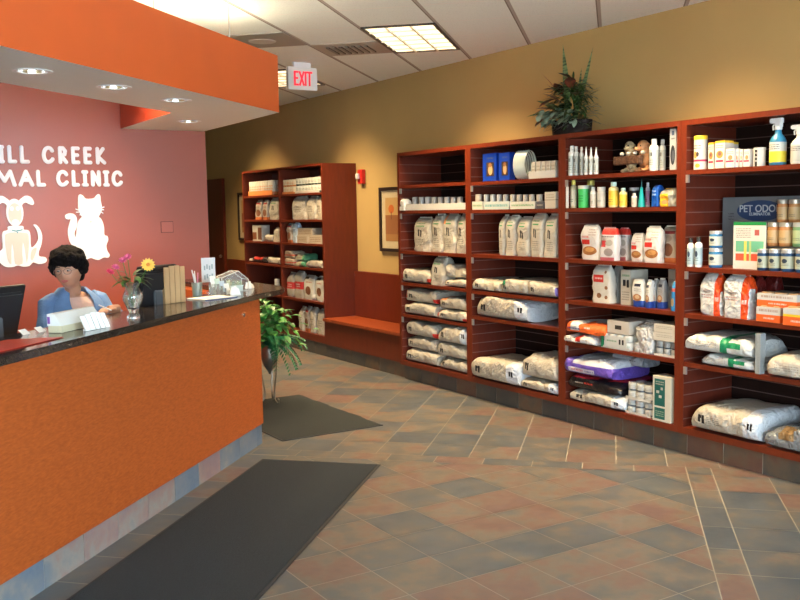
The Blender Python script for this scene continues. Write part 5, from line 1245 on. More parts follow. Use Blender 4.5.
# plant on a metal stand behind the end of the counter
PS = (3.335, 7.53)
ps = empty('plant_stand', (PS[0], PS[1], .008), 0, 'tarnished silver metal pedestal stand with scrolled legs at the counter end', 'plant stand')
M_pewter = mat('pewter', (.30, .28, .23), .35, metal=.9)
MB().lathe([(.083, .515), (.089, .52), (.089, .532), (.083, .535), (.083, .515)], 24, cap=False).build('ring', M_pewter, ps, smooth=True)
for k in range(3):
    a = -1.2 + k * 2 * PI / 3; c_, s_ = math.cos(a), math.sin(a)
    P_ = [(.090, .525), (.093, .45), (.085, .33), (.065, .2), (.050, .1), (.055, .04), (.085, .008), (.105, .012), (.105, .035), (.09, .04)]
    MB().tube([(r_ * c_, r_ * s_, z_) for r_, z_ in P_], .006, 8).build('leg', M_pewter, ps, smooth=True)
urn = empty('potted_fern', (PS[0], PS[1], .29), 0, 'bushy green plant in a pewter urn held by the metal stand', 'plant')
MB().lathe([(0, -.03), (.010, -.025), (.014, -.01), (.02, .0), (.052, .05), (.074, .12), (.078, .19), (.072, .225), (.080, .245), (.074, .245), (.066, .225), (.066, .2), (0, .2)], 24).build('urn', M_pewter, urn, smooth=True)
q = MB()
for i in range(230):
    a = rp.uniform(0, 2 * PI); r_ = abs(rp.gauss(0, .14)); z_ = .24 + rp.uniform(0, .42) * (1 - r_ / .6)
    leaf(q, (r_ * math.cos(a), r_ * math.sin(a), z_), (math.cos(a) + rp.uniform(-.3, .3), math.sin(a) + rp.uniform(-.3, .3), rp.uniform(-.6, .7)), rp.uniform(.07, .12), rp.uniform(.028, .042), rp.uniform(.3, 1.2), shape='heart', n=5, fold=.2)
q.build('variegated_leaves', L_pothos, urn, smooth=True)
q = MB()
for i in range(22):
    a = rp.uniform(0, 2 * PI) if i > 8 else rp.uniform(-1.9, -.1)
    L_ = rp.uniform(.30, .46); p = Vector((0, 0, .26)); cur = Vector((math.cos(a), math.sin(a), rp.uniform(.2, 1.0))).normalized(); dr = rp.uniform(1.0, 2.2)
    n = 14
    for s_ in range(n):
        cur = (cur + Vector((0, 0, -1)) * dr / n).normalized(); p = p + cur * L_ / n; t = s_ / n
        sd = cur.cross(Vector((0, 0, 1))).normalized()
        for sg in (-1, 1): leaf(q, p, sd * sg + cur * .7, .075 * (1 - t * .6), .009, .5, n=3)
q.build('fern_fronds', leafmat('frond_leaf', (.01, .09, .03), (.03, .20, .09)), urn, smooth=True)

# ================================================================== sign wall: lettering and animal silhouettes
M_sw = simple('sign_letter_white', (.80, .85, .92), .45)
M_sg = simple('sign_grey_fill', (.60, .59, .55), .5); M_teal = simple('collar_teal', (.02, .25, .32), .5)
def wx(px): return 1.288 + .00794 * px
def wz(py): return 2.114 - (py - 163.5) * .00795
GLY = {  # strokes in a unit box (x 0..1, z 0..1)
 'C': [[(.95, .80), (.80, .95), (.5, 1), (.2, .85), (.05, .5), (.15, .17), (.42, 0), (.75, .05), (.97, .2)]],
 'R': [[(.1, 0), (.1, 1), (.55, 1), (.85, .8), (.75, .55), (.15, .45)], [(.3, .45), (.95, 0)]],
 'E': [[(.95, 1), (.1, 1), (.1, 0), (.95, 0)], [(.1, .52), (.8, .52)]],
 'K': [[(.1, 0), (.1, 1)], [(.85, 1), (.12, .45), (.98, 0)]],
 'I': [[(0, 1), (1, 1)], [(.5, 1), (.5, 0)], [(0, 0), (1, 0)]],
 'L': [[(.1, 1), (.1, 0), (.95, 0)]],
 'M': [[(0, 0), (.2, 1), (.5, .3), (.8, 1), (1, 0)]],
 'A': [[(0, 0), (.5, 1), (1, 0)], [(.2, .36), (.8, .36)]],
 'N': [[(.05, 0), (.05, 1), (.95, 0), (.95, 1)]]}
def sign_letter(ch, px0, px1, z0, z1, lab):
    x0, x1 = wx(px0), wx(px1); r_ = .0165; q = MB()
    for seg in GLY[ch]:
        P_ = [(x0 + r_ + (x1 - x0 - 2 * r_) * a, z0 + r_ + (z1 - z0 - 2 * r_) * b) for a, b in seg]
        if ch == 'C':       # smooth the bowl
            Q = []
            for i in range(len(P_) - 1):
                p0 = P_[max(0, i - 1)]; p1 = P_[i]; p2 = P_[i + 1]; p3 = P_[min(len(P_) - 1, i + 2)]
                for t in (0, .33, .66):
                    Q.append(tuple(.5 * ((2 * p1[k]) + (-p0[k] + p2[k]) * t + (2 * p0[k] - 5 * p1[k] + 4 * p2[k] - p3[k]) * t * t + (-p0[k] + 3 * p1[k] - 3 * p2[k] + p3[k]) * t ** 3) for k in (0, 1)))
            Q.append(P_[-1]); P_ = Q
        if ch == 'C':
            q.tube([(p[0], 0, p[1]) for p in P_], r_, 10)
            for e in (P_[0], P_[-1]): q.ell((e[0], 0, e[1]), (r_, r_, r_), 10, 6)
        else:
            for a, b in zip(P_[:-1], P_[1:]): q.tube([(a[0], 0, a[1]), (b[0], 0, b[1])], r_, 10)
            for e in P_: q.ell((e[0], 0, e[1]), (r_, r_, r_), 10, 6)
    cx = (x0 + x1) / 2
    q.v = [(v[0] - cx, v[1] * .5, v[2] - z0) for v in q.v]
    o = q.build('sign_letter', M_sw, smooth=True); o.location = (cx, SY - .010, z0)
    tag(o, lab, 'sign letter', 'white wall lettering')
row1 = [('M', -19, -3, 'white capital M starting the upper word outside the frame'), ('I', -1.5, 4.5, 'white capital I cut by the left picture edge, upper row'), ('L', 6.5, 16.5, 'white capital L, first of the two before the word CREEK'), ('L', 18, 28.8, 'white capital L, last letter before the word CREEK'),
        ('C', 39.5, 53, 'white capital C starting the word CREEK'), ('R', 55.5, 66.5, 'white capital R in the word CREEK'), ('E', 68.5, 78.8, 'white capital E right after R in CREEK'), ('E', 81, 91.2, 'white capital E right before K in CREEK'), ('K', 93.5, 105.5, 'white capital K ending the word CREEK')]
for ch, a, b, l in row1: sign_letter(ch, a, b, 2.114, 2.262, l)
row2 = [('A', -53, -38, 'white capital A starting the lower word outside the frame'), ('N', -35, -23, 'white capital N of the lower word outside the frame'), ('I', -20, -13, 'white capital I of the lower word outside the frame'),
        ('M', -8, 14.5, 'white capital M cut by the left picture edge, lower row'), ('A', 16, 31.5, 'white capital A above the dog ear, before L'), ('L', 32.8, 43.3, 'white capital L ending the word above the dog'),
        ('C', 52.5, 66, 'white capital C starting the word CLINIC'), ('L', 68, 77.2, 'white capital L in the word CLINIC'), ('I', 78.6, 86, 'white capital I between L and N in CLINIC'), ('N', 87.8, 99.2, 'white capital N in the word CLINIC'), ('I', 100.8, 108, 'white capital I before the last C of CLINIC'), ('C', 109.3, 122.3, 'white capital C ending the word CLINIC')]
for ch, a, b, l in row2: sign_letter(ch, a, b, 1.928, 2.068, l)

def spl(pts, closed=True, k=5):
    Q = []; n = len(pts)
    for i in range(n if closed else n - 1):
        p0, p1, p2, p3 = (pts[(i - 1) % n], pts[i], pts[(i + 1) % n], pts[(i + 2) % n]) if closed else (pts[max(0, i - 1)], pts[i], pts[i + 1], pts[min(n - 1, i + 2)])
        for j in range(k):
            t = j / k
            Q.append(tuple(.5 * ((2 * p1[c]) + (-p0[c] + p2[c]) * t + (2 * p0[c] - 5 * p1[c] + 4 * p2[c] - p3[c]) * t * t + (-p0[c] + 3 * p1[c] - 3 * p2[c] + p3[c]) * t ** 3) for c in (0, 1)))
    if not closed: Q.append(pts[-1])
    return Q
def plate(name, outlines, y0, y1, m, parent):
    """flat cut-out, outlines in (x,z) metres; front at y0"""
    q = MB()
    for oi, o_ in enumerate(outlines):
        n = len(o_); b = len(q.v); y0 += .0007 * (oi > 0)
        q.v += [(p[0], y0, p[1]) for p in o_] + [(p[0], y1, p[1]) for p in o_]
        q.f += [tuple(b + i for i in range(n)), tuple(b + n + i for i in range(n))[::-1]]; q.m += [0, 0]
        for i in range(n): q.f.append((b + i, b + (i + 1) % n, b + n + (i + 1) % n, b + n + i)); q.m.append(0)
    o = q.build(name, m, parent)
    bm = bmesh.new(); bm.from_mesh(o.data); bmesh.ops.triangulate(bm, faces=[f for f in bm.faces if len(f.verts) > 4]); bmesh.ops.recalc_face_normals(bm, faces=bm.faces); bm.to_mesh(o.data); bm.free()
    return o
def conv(pts, ox, oy, s, cx, z0): return [(wx(ox + p[0] * s) - cx, wz(oy + p[1] * s) - z0) for p in pts]
# dog
cx, z0 = wx(11), wz(268.5)
dg_ = empty('dog_silhouette', (cx, SY - .012, z0), 0, 'white and grey cut-out of a sitting dog on the red wall', 'wall sign')
def D_(pts): return conv(pts, 0, 185, .158, cx, z0)
mir = lambda pts: [(140 - p[0], p[1]) for p in pts][::-1]
ear = [(92, 112), (118, 82), (145, 68), (175, 80), (190, 112), (182, 128), (160, 122), (140, 112), (120, 122), (106, 150)]
head = [(70 + 52 * math.cos(a * PI / 14), 175 - 88 * math.sin(a * PI / 14) * (1 if a < 15 else 1.0)) for a in range(28)]
bod = [(28, 262), (112, 262), (118, 285), (148, 292), (157, 325), (158, 400), (185, 385), (205, 345), (198, 290), (180, 258), (196, 256), (218, 285), (230, 330), (222, 385), (205, 430), (205, 460), (240, 468), (251, 485), (240, 505), (200, 512), (165, 500), (140, 522), (100, 524), (70, 516), (40, 524), (0, 522), (-30, 500), (-45, 470), (-30, 420), (-15, 400), (-14, 325), (-5, 295), (22, 285)]
plate('outline', [spl(D_(ear)), spl(D_(mir(ear))), D_(head), spl(D_(bod), k=3)], -.006, .0118, M_sw, dg_)
plate('grey_fill', [[(p[0], p[1]) for p in D_([(70 + 40 * math.cos(a * PI / 12), 185 - 70 * math.sin(a * PI / 12)) for a in range(24)])],
      spl(D_([(10, 310), (60, 302), (130, 308), (145, 330), (140, 420), (125, 500), (118, 420), (108, 365), (100, 440), (98, 505), (55, 505), (50, 430), (42, 370), (34, 440), (30, 505), (12, 480), (2, 400), (2, 330)]), k=2),
      spl(D_([(160, 420), (190, 405), (182, 440), (160, 485), (150, 470)]), k=3)], -.009, -.0062, M_sg, dg_)
for ex_ in (52, 88):
    plate('eye', [D_([(ex_ + 12 * math.cos(a * PI / 6), 150 - 15 * math.sin(a * PI / 6)) for a in range(12)])], -.0105, -.0092, M_sw, dg_)
plate('muzzle', [D_([(70 + 24 * math.cos(a * PI / 8), 240 - 22 * math.sin(a * PI / 8)) for a in range(16)])], -.0105, -.0092, M_sw, dg_)
plate('collar', [D_([(44, 283), (70, 291), (110, 283), (110, 289), (70, 298), (44, 289)]), D_([(75, 300), (82, 300), (82, 308), (75, 308)])], -.0105, -.0062, M_teal, dg_)
# cat
cx, z0 = wx(82), wz(263.5)
ct = empty('cat_silhouette', (cx, SY - .012, z0), 0, 'white cut-out of a sitting cat with whiskers on the red wall', 'wall sign')
def K_(pts): return conv(pts, 55, 185, .15, cx, z0)
chd = [(128, 105), (132, 75), (145, 64), (163, 75), (182, 95), (235, 92), (252, 75), (268, 63), (281, 75), (282, 110), (287, 140), (287, 175), (268, 212), (250, 238), (165, 238), (142, 208), (127, 170)]
cbd = [(160, 222), (255, 222), (285, 250), (297, 300), (297, 350), (318, 362), (322, 390), (308, 425), (312, 465), (328, 495), (315, 515), (285, 512), (250, 528), (222, 522), (195, 512), (150, 520), (115, 470), (80, 430), (55, 385), (48, 320), (60, 270), (72, 235), (58, 238), (38, 230), (36, 208), (60, 196), (92, 200), (112, 230), (108, 290), (92, 330), (95, 365), (104, 340), (115, 270), (135, 235)]
plate('outline', [spl(K_(chd), k=3), spl(K_(cbd), k=3)], -.006, .0118, M_sw, ct)
plate('whiskers', [K_(p) for p in ([(108, 163), (128, 170), (128, 178), (108, 170)], [(110, 185), (130, 184), (130, 191), (110, 192)], [(133, 205), (145, 195), (148, 201), (136, 214)], [(306, 150), (286, 156), (286, 163), (306, 158)], [(303, 170), (287, 170), (287, 177), (303, 178)], [(298, 196), (283, 186), (282, 193), (296, 202)])], -.004, .008, M_sw, ct)
plate('collar_tag', [K_([(206 + 7 * math.cos(a * PI / 4), 257 - 7 * math.sin(a * PI / 4)) for a in range(8)])], -.0075, -.0061, M_sg, ct)
# painted switch plate
q = MB().box(-.052, .052, -.006, 0, -.045, .045); o = q.build('wall_plate', mat('plate_paint', (.36, .10, .075), .4), None, bevel=.003); o.location = (2.628, SY - .0012, 1.577)
MB().box(-.056, .056, .0002, .0011, -.049, .049).build('dark_gap', simple('plate_gap', (.05, .01, .008), .6), o)
tag(o, 'small blank rectangular plate painted like the pink-red wall', 'wall plate')

# ------------------------------------------------------------------ right wall: alarm and pictures
al = empty('fire_alarm', (WX, 9.42, 2.0), 0, 'small red fire alarm with white strobe beside the bookcase', 'fire alarm')
MB().box(-.05, 0, -.052, .052, 0, .165).build('housing', simple('alarm_red', (.55, .02, .015), .4), al, bevel=.006)
MB().box(-.085, -.051, -.004, .045, .055, .12).build('strobe', simple('strobe_clear', (.75, .72, .68), .2), al, bevel=.006)
def picture(y0, y1, z0, z1, lab, full=True):
    yc = (y0 + y1) / 2; W = (y1 - y0) / 2; H = z1 - z0
    p = empty('framed_picture', (WX - .002, yc, z0), 0, lab, 'picture')
    f = MB(); t = .035
    for (a, b, c, d) in ((-W, W, 0, t), (-W, W, H - t, H), (-W, -W + t, t, H - t), (W - t, W, t, H - t)): f.box(-.03, 0, a, b, c, d)
    f.build('frame', simple('dark_frame', (.025, .014, .010), .35), p)
    MB().box(-.012, -.004, -W + t, W - t, t, H - t).build('mat_board', simple('mat_board', (.52, .42, .26), .8), p)
    a = .115
    m = bpy.data.materials.new('abstract_print'); nt, b = nodes_of(m); g = NG(nt); x, y, z = g.sep(g.coord('Generated'))[:3]
    nz = g.noise(g.coord('Generated'), 5, 3)
    col = g.mix(nz, (.50, .33, .13), (.42, .25, .09)); col = g.mix(g.m('LESS_THAN', z, .60), col, (.26, .10, .035)); col = g.mix(g.rng(z, .0, .16), col, (.33, .16, .05))
    for (cu, cv, ru, rv) in ((.72, .74, .13, .10), (.30, .70, .10, .08)):
        k = g.m('LESS_THAN', g.m('ADD', g.m('POWER', g.m('ABSOLUTE', g.m('DIVIDE', g.m('SUBTRACT', y, cu), ru)), 2.0), g.m('POWER', g.m('ABSOLUTE', g.m('DIVIDE', g.m('SUBTRACT', z, cv), rv)), 2.0)), 1.0)
        col = g.mix(k, col, (.50, .12, .02))
    col = g.mix(g.m('MULTIPLY', g.rng(y, .705, .735), g.rng(z, .5, .68)), col, (.12, .04, .02))
    nt.links.new(col, b.inputs['Base Color']); setp(b, rough=.6)
    MB().box(-.0135, -.0122, -W + a, W - a, a, H - a).build('print', m, p)
picture(8.36, 9.035, 1.235, 1.945, 'dark framed print with orange tree partly behind the display cabinets')
picture(12.45, 13.17, 1.285, 1.99, 'dark framed picture mostly hidden behind the bookcase')

# ------------------------------------------------------------------ floor mats
M_mat = mat('charcoal_carpet', (.013, .018, .022), .95, var=.25, scale=120, bump=.6, bscale=240)
M_mat2 = mat('olive_charcoal_carpet', (.017, .021, .020), .95, var=.25, scale=120, bump=.6, bscale=240)
M_rub = simple('rubber_edge', (.012, .013, .015), .6)
def rot_rect(c, d, L_, W_): return None
p = Vector((2.797, 5.520, .001)); mt = empty('floor_mat', p, 0, 'long charcoal runner mat lying along the orange counter', 'mat')
mt.rotation_euler = (0, 0, PI / 4)
MB().box(-3.0, 0, -.42, .42, 0, .005).build('rubber_border', M_rub, mt, bevel=.002)
MB().box(-2.98, -.018, -.402, .402, .0052, .010).build('carpet', M_mat, mt, bevel=.002)
mt = empty('floor_mat', (3.265, 6.955, .001), 0, 'smaller dark mat lying past the end of the counter under the plant stand', 'mat')
q = MB(); n = 24; vs = []
rw = random.Random(4)
wob = [rw.uniform(-.008, .012) for _ in range(n + 1)]
poly_ = [(-.435, -.755), (.435, -.755)] + [(.435 + wob[i], -.755 + 1.51 * i / n) for i in range(1, n)] + [(.435, .755), (-.435, .755)]
q.prism(poly_, 0, .005); q.build('rubber_border', M_rub, mt)
MB().prism([(a * .965, b * .98) for a, b in poly_], .0052, .0068).build('carpet', M_mat2, mt)

# ------------------------------------------------------------------ things on the counter
GZ = 1.1115
def cps(s, t): p = cp(s, t); return (p[0], p[1])
AC = PI / 4
def on_counter(name, s, t, lab, cat, rz=AC, z=GZ): p = cps(s, t); return empty(name, (p[0], p[1], z), rz, lab, cat)
M_paper = simple('white_paper', (.80, .80, .76), .7); M_cream = simple('cream_paper', (.66, .60, .40), .7)
t = on_counter('paper_block', -2.05, .165, 'white slanted paper block with a cream front strip on the granite ledge', 'paper', AC)
MB().add([(-.18, 0, 0), (.18, 0, 0), (.18, .075, 0), (-.18, .075, 0), (-.18, 0, .034), (.18, 0, .034), (.18, .075, .034), (-.18, .075, .034)], [(0, 3, 2, 1), (4, 5, 6, 7), (0, 1, 5, 4), (1, 2, 6, 5), (2, 3, 7, 6), (3, 0, 4, 7)]).build('cream_base', M_cream, t)
MB().add([(-.185, -.004, .0345), (.185, -.004, .0345), (.185, .078, .0345), (-.185, .078, .0345), (-.185, .040, .094), (.185, .040, .094), (.185, .078, .094), (-.185, .078, .094)], [(0, 3, 2, 1), (4, 5, 6, 7), (0, 1, 5, 4), (1, 2, 6, 5), (2, 3, 7, 6), (3, 0, 4, 7)]).build('white_pad', M_paper, t, bevel=.002)
MB().box(-.187, -.1852, .06, .074, .045, .080).build('purple_tab', simple('purple_tab', (.22, .08, .35), .5), t)
t = on_counter('folded_leaflets', -2.07, .06, 'white fan-folded leaflets standing on the ledge beside the paper block', 'leaflets', AC - .1)
q = MB(); zz = []
for i in range(11): zz.append((-.10 + i * .020, .012 * (i % 2)))
for i in range(10):
    (xa, ya), (xb, yb) = zz[i], zz[i + 1]; tl_ = .085 - .012 * abs(i - 5) / 5
    q.add([(xa, ya, 0), (xb, yb, 0), (xb - .006, yb + .03, tl_), (xa - .006, ya + .03, tl_), (xa, ya + .0015, 0), (xb, yb + .0015, 0), (xb - .006, yb + .0315, tl_), (xa - .006, ya + .0315, tl_)], [(0, 1, 2, 3), (7, 6, 5, 4), (0, 4, 5, 1), (1, 5, 6, 2), (2, 6, 7, 3), (3, 7, 4, 0)])
q.build('fan_sheet', M_paper, t)
MB().box(-.09, .09, .016, .024, 0, .01).build('clip_strip', M_plainwhite, t)
q = MB().prism([(-.45, -.105), (.42, -.105), (.30, .115), (-.45, .115)], 0, .003); t = q.build('red_folder', simple('red_folder', (.55, .035, .02), .35)); t.location = (*cps(-2.80, .165), GZ); t.rotation_euler = (0, 0, AC); tag(t, 'flat red folder at the left end of the granite ledge', 'folder')
for i, (s, tt, l) in enumerate(((-2.30, .33, 'small white card behind the red folder, left one'), (-2.20, .31, 'small white card behind the red folder, right one'))):
    q = MB().add([(-.028, -.018, 0), (.028, -.018, 0), (.028, .012, .024), (-.028, .012, .024), (-.028, -.016, 0), (.028, -.016, 0), (.028, .014, .024), (-.028, .014, .024)], [(0, 1, 2, 3), (7, 6, 5, 4), (0, 4, 5, 1), (1, 5, 6, 2), (2, 6, 7, 3), (3, 7, 4, 0)])
    o = q.build('small_card', M_paper); o.location = (*cps(s, tt), GZ); o.rotation_euler = (0, 0, AC); tag(o, l, 'card')

# vase with flowers
M_clear = simple('clear_glass', (.92, .95, .93), .03, trans=.95, ior=1.45)
v = on_counter('flower_vase', -1.60, .12, 'clear glass vase of pink and yellow flowers on the granite ledge', 'vase', 0)
MB().lathe([(.036, 0), (.036, .012), (.024, .03), (.036, .06), (.054, .10), (.056, .125), (.040, .165), (.036, .175), (.048, .20), (.046, .20), (.033, .176), (.037, .165), (.052, .125), (.050, .10), (.033, .064), (0, .05)], 28).build('glass_body', M_clear, v, smooth=True)
MB().lathe([(0, .055), (.031, .066), (.048, .10), (.050, .122), (.048, .13), (0, .13)], 20).build('water', simple('vase_water', (.75, .80, .72), .02, trans=.9, ior=1.33), v, smooth=True)
heads = [(-.085, -.02, .290, 'pink'), (-.045, .02, .325, 'pink'), (-.020, -.03, .345, 'pink'), (-.115, .0, .265, 'pink2'), (.085, -.06, .30, 'yel')]
# flower offsets: x is along the picture, y away from the camera
vr = Matrix.Rotation(-.22, 4, 'Z')
for (a, b, h, kd) in heads:
    top_ = vr @ Vector((a, b, h))
    st_ = MB().tube([(0, 0, .07), (top_.x * .25, top_.y * .25, .17), (top_.x * .7, top_.y * .7, h * .8), tuple(top_)], .0025, 6).build('stem', simple('stem_green', (.05, .16, .03), .5), v, smooth=True)
    fm = {'pink': simple('pink_petals', (.72, .12, .25), .5), 'pink2': simple('rose_petals', (.75, .05, .13), .5), 'yel': simple('yellow_petals', (.85, .50, .08), .5)}[kd]
    q = MB(); R_ = .040 if kd == 'yel' else .026; n = 14 if kd == 'yel' else 9
    fa = Vector((-.2, -1, .35)).normalized() if kd == 'yel' else Vector((rp.uniform(-.5, .5), -.6, .8)).normalized()
    e1 = fa.cross(Vector((0, 0, 1))).normalized(); e2 = fa.cross(e1)
    for ly in range(2 if kd == 'yel' else 3):
        for k in range(n):
            a_ = 2 * PI * k / n + ly * .25; d_ = (e1 * math.cos(a_) + e2 * math.sin(a_)) + fa * (.15 + .5 * ly)
            leaf(q, top_, d_, R_ * (1 - .2 * ly), R_ * .24, .1, n=3, up=fa)
    fo_ = q.build('blossom', fm, v, smooth=True)
    if kd == 'yel': MB().ell(tuple(top_ + fa * .006), (.011, .011, .011), 8, 6).build('flower_eye', simple('flower_eye', (.75, .28, .05), .6), fo_, smooth=True)
q = MB()
for i in range(26):
    a = rp.uniform(0, 2 * PI); leaf(q, (.02 * math.cos(a), .02 * math.sin(a), rp.uniform(.19, .25)), (math.cos(a) * 1.2, math.sin(a) * .6 - .2, rp.uniform(-.1, .8)), rp.uniform(.06, .11), .017, rp.uniform(.3, 1.2), n=5)
q.build('leaves', L_mid, v, smooth=True)

# monitors seen from behind
def monitor(TLp, TRp, hgt, drop, lab, deskz=.762):
    TL, TR = Vector(TLp), Vector(TRp); wv = (TR - TL); wv.z = 0; W = wv.length; wv.normalize()
    ang = math.atan2(wv.y, wv.x); c = (TL + TR) / 2
    r = empty('computer_monitor', (c.x, c.y, deskz), ang, lab, 'computer monitor')
    tilt = math.atan2(drop, hgt); zt = c.z - deskz
    M = Matrix.Translation((0, 0, zt)) @ Matrix.Rotation(tilt, 4, 'X')      # local: +y faces away from camera (screen side)
    MB().box(-W / 2, W / 2, 0, .022, -hgt, 0, M=M).build('bezel', M_black, r, bevel=.004)
    MB().box(-W / 2 + .03, W / 2 - .03, -.028, -.0005, -hgt + .035, -.03, M=M).build('back_shell', simple('monitor_back', (.022, .023, .027), .35), r, bevel=.012)
    sc = simple('screen_glow', (.02, .03, .05), .2)
    MB().box(-W / 2 + .015, W / 2 - .015, .0225, .0235, -hgt + .015, -.015, M=M).build('screen', sc, r)
    y_ = math.sin(tilt) * hgt * .6
    MB().box(-.035, .035, y_ - .045, y_ - .02 + .0, .012, zt - hgt * .55).build('stand_neck', simple('monitor_grey', (.10, .11, .12), .4), r, bevel=.006)
    MB().lathe([(.11, 0), (.11, .008), (.03, .014), (0, .014)], 24, c=(0, y_ - .02, 0)).build('stand_foot', M_black, r, smooth=True)
    return r
P5 = Vector((0, 0, 1.69))
monitor((1.710, 5.822, 1.356), (2.007, 5.982, 1.362), .285, .075, 'black computer monitor seen from behind, beside the vase')
monitor((.62, 5.07, 1.325), (.943, 5.288, 1.325), .29, .09, 'black computer monitor seen from behind at the left picture edge')

# right end of the ledge
t = on_counter('wooden_organizer', -.74, .30, 'light wood upright slatted organizer behind the computer monitor', 'organizer', AC - .55)
M_lw = mat('light_wood', (.55, .34, .16), .5, var=.25, scale=6, stretch=(1, 1, .2))
for i in range(4): MB().box(-.085 + i * .043, -.085 + i * .043 + .036, -.03 + .006 * i, -.018 + .006 * i, 0, .235 + .01 * math.sin(i)).build('slat', M_lw, t, bevel=.002)
MB().box(-.09, .09, -.012 + .02, .05, 0, .02).build('foot', M_lw, t)
MB().box(-.09, .09, .022, .034, .0205, .21).build('rear_board', M_lw, t)
t = on_counter('pen_cup', -.33, .33, 'grey-green pen cup with white pens near the wooden organizer', 'cup')
MB().lathe([(.033, 0), (.038, .10), (.035, .10), (.030, .006), (0, .006)], 20).build('cup', simple('cup_grey', (.20, .23, .20), .4), t, smooth=True)
for i, (a, b, c) in enumerate(((-.03, .02, .19), (-.02, -.02, .17), (.01, .02, .18), (-.045, 0, .165))):
    MB().tube([(0, 0, .01), (a, b, c)], .004, 6).build('pen', simple('pen_%d' % i, [(.7, .7, .68), (.6, .2, .3), (.7, .68, .6), (.75, .75, .75)][i], .4), t, smooth=True)
t = on_counter('small_basket', -.05, .30, 'little brown basket on the ledge between pen cup and leaflets', 'basket')
MB().lathe([(.035, 0), (.048, .04), (.05, .055), (.044, .055), (.04, .04), (0, .02)], 18).build('basket_body', mat('wicker', (.33, .17, .08), .8, var=.4, scale=60, bump=1, bscale=90), t, smooth=True)
MB().ell((0, 0, .05), (.042, .042, .022), 14, 8).build('contents', simple('dark_contents', (.10, .03, .02), .7), t, smooth=True)
t = on_counter('magazine', -.42, .18, 'white magazine with a blue edge lying flat on the ledge', 'magazine', AC - .45)
MB().box(-.14, .14, -.095, .095, 0, .006).build('cover', M_paper, t, bevel=.001)
MB().box(-.14, .14, -.105, -.0952, 0, .003).build('blue_edge', simple('blue_edge', (.05, .12, .35), .5), t)
ra = AC - .45
t = on_counter('card_holder', -.18, .20, 'stepped clear holder filled with white and green cards', 'card holder', AC - .35)
for i in range(4):
    M = Matrix.Translation((-.066 + i * .034, .03 - i * .012, .055 + (3 - i) * .020 - .02)) @ Matrix.Rotation(-.3, 4, 'X')
    MB().box(-.024, .024, -.003, .003, -.035, .045, M=M).build('card_stack', [M_paper, simple('greenish_card', (.5, .6, .5), .6), simple('bluish_card', (.5, .58, .65), .6), M_paper][i], t)
for i in range(4): MB().box(-.09 + i * .034, -.058 + i * .034, -.02, .05, 0, .03 + (3 - i) * .018).build('pocket', simple('acrylic', (.85, .9, .9), .05, trans=.85, ior=1.3), t)
t = on_counter('sign_card', .02, .40, 'upright white card sign with grey printing on a thin stand', 'sign', AC - .80)
MB().box(-.053, .053, -.002, .002, .075, .255).build('card', printed('sign_card_print', (.80, .82, .82), [], [(.2, .8, .55, .78, 2, (.2, .3, .3)), (.25, .8, .12, .28, 1, (.25, .35, .35))], rough=.6), t).rotation_euler = (0, 0, 0)
o_ = [c for c in t.children if c.name.startswith('card')][0]
tp = bpy.data.materials['sign_card_print']
MB().box(-.004, .004, -.0015, .0015, .006, .074).build('post', M_chrome, t); MB().lathe([(.04, 0), (.04, .004), (0, .006)], 18).build('foot', M_chrome, t)
for (zz, ch) in ((.185, 'marks'), (.115, 'marks')):
    q = MB()
    for k in range(4): q.box(-.035 + k * .019, -.024 + k * .019, -.0032, -.0022, zz - .02 + (k % 2) * .008, zz + .022 - ((k + 1) % 2) * .01)
    q.build('printed_marks', simple('grey_print', (.30, .38, .38), .6), t)
# acrylic house
t = on_counter('acrylic_house_box', .14, .27, 'house-shaped clear box with pale green filling at the curved counter end', 'display box', AC - .75)
q = MB(); W, Dp, H1, H2 = .105, .06, .085, .150
for s_ in (-1, 1):
    pth = [(-W, s_ * Dp, 0), (W, s_ * Dp, 0), (W, s_ * Dp, H1), (W * .25, s_ * Dp, H2), (-W, s_ * Dp, H1 * 1.25), (-W, s_ * Dp, 0)]
    for a, b in zip(pth[:-1], pth[1:]): q.tube([a, b], .003, 6)
for a in ((-W, 0), (W, 0), (W, H1), (W * .25, H2), (-W, H1 * 1.25)): q.tube([(a[0], -Dp, a[1]), (a[0], Dp, a[1])], .003, 6)
q.build('edges', simple('acrylic_edge', (.62, .62, .55), .2), t, smooth=True)
pr_ = [(-W, 0), (W, 0), (W, H1), (W * .25, H2), (-W, H1 * 1.25)]
q = MB(); n = 5
for s_ in (-1, 1): q.add([(p[0], s_ * Dp, p[1]) for p in pr_], [tuple(range(5))])
q.add([(W, -Dp, H1), (W, Dp, H1), (W * .25, Dp, H2), (W * .25, -Dp, H2)], [(0, 1, 2, 3)]); q.add([(-W, -Dp, H1 * 1.25), (-W, Dp, H1 * 1.25), (W * .25, Dp, H2), (W * .25, -Dp, H2)], [(0, 1, 2, 3)])
q.build('panes', simple('pane_acrylic', (.9, .93, .9), .03, alpha=.18), t)
q = MB()
for i in range(40):
    a = rp.uniform(0, 2 * PI); leaf(q, (rp.uniform(-.05, .07), rp.uniform(-.03, .03), rp.uniform(.01, .05)), (math.cos(a) * .5, math.sin(a) * .4, 1), rp.uniform(.03, .06), .010, .5, n=3)
q.build('moss', leafmat('pale_moss', (.25, .33, .16), (.50, .55, .38), 40, .7), t)
MB().box(-.045, .055, -Dp - .012, -Dp - .008, .0, .045).build('price_label', simple('pale_label', (.62, .70, .62), .5), t)
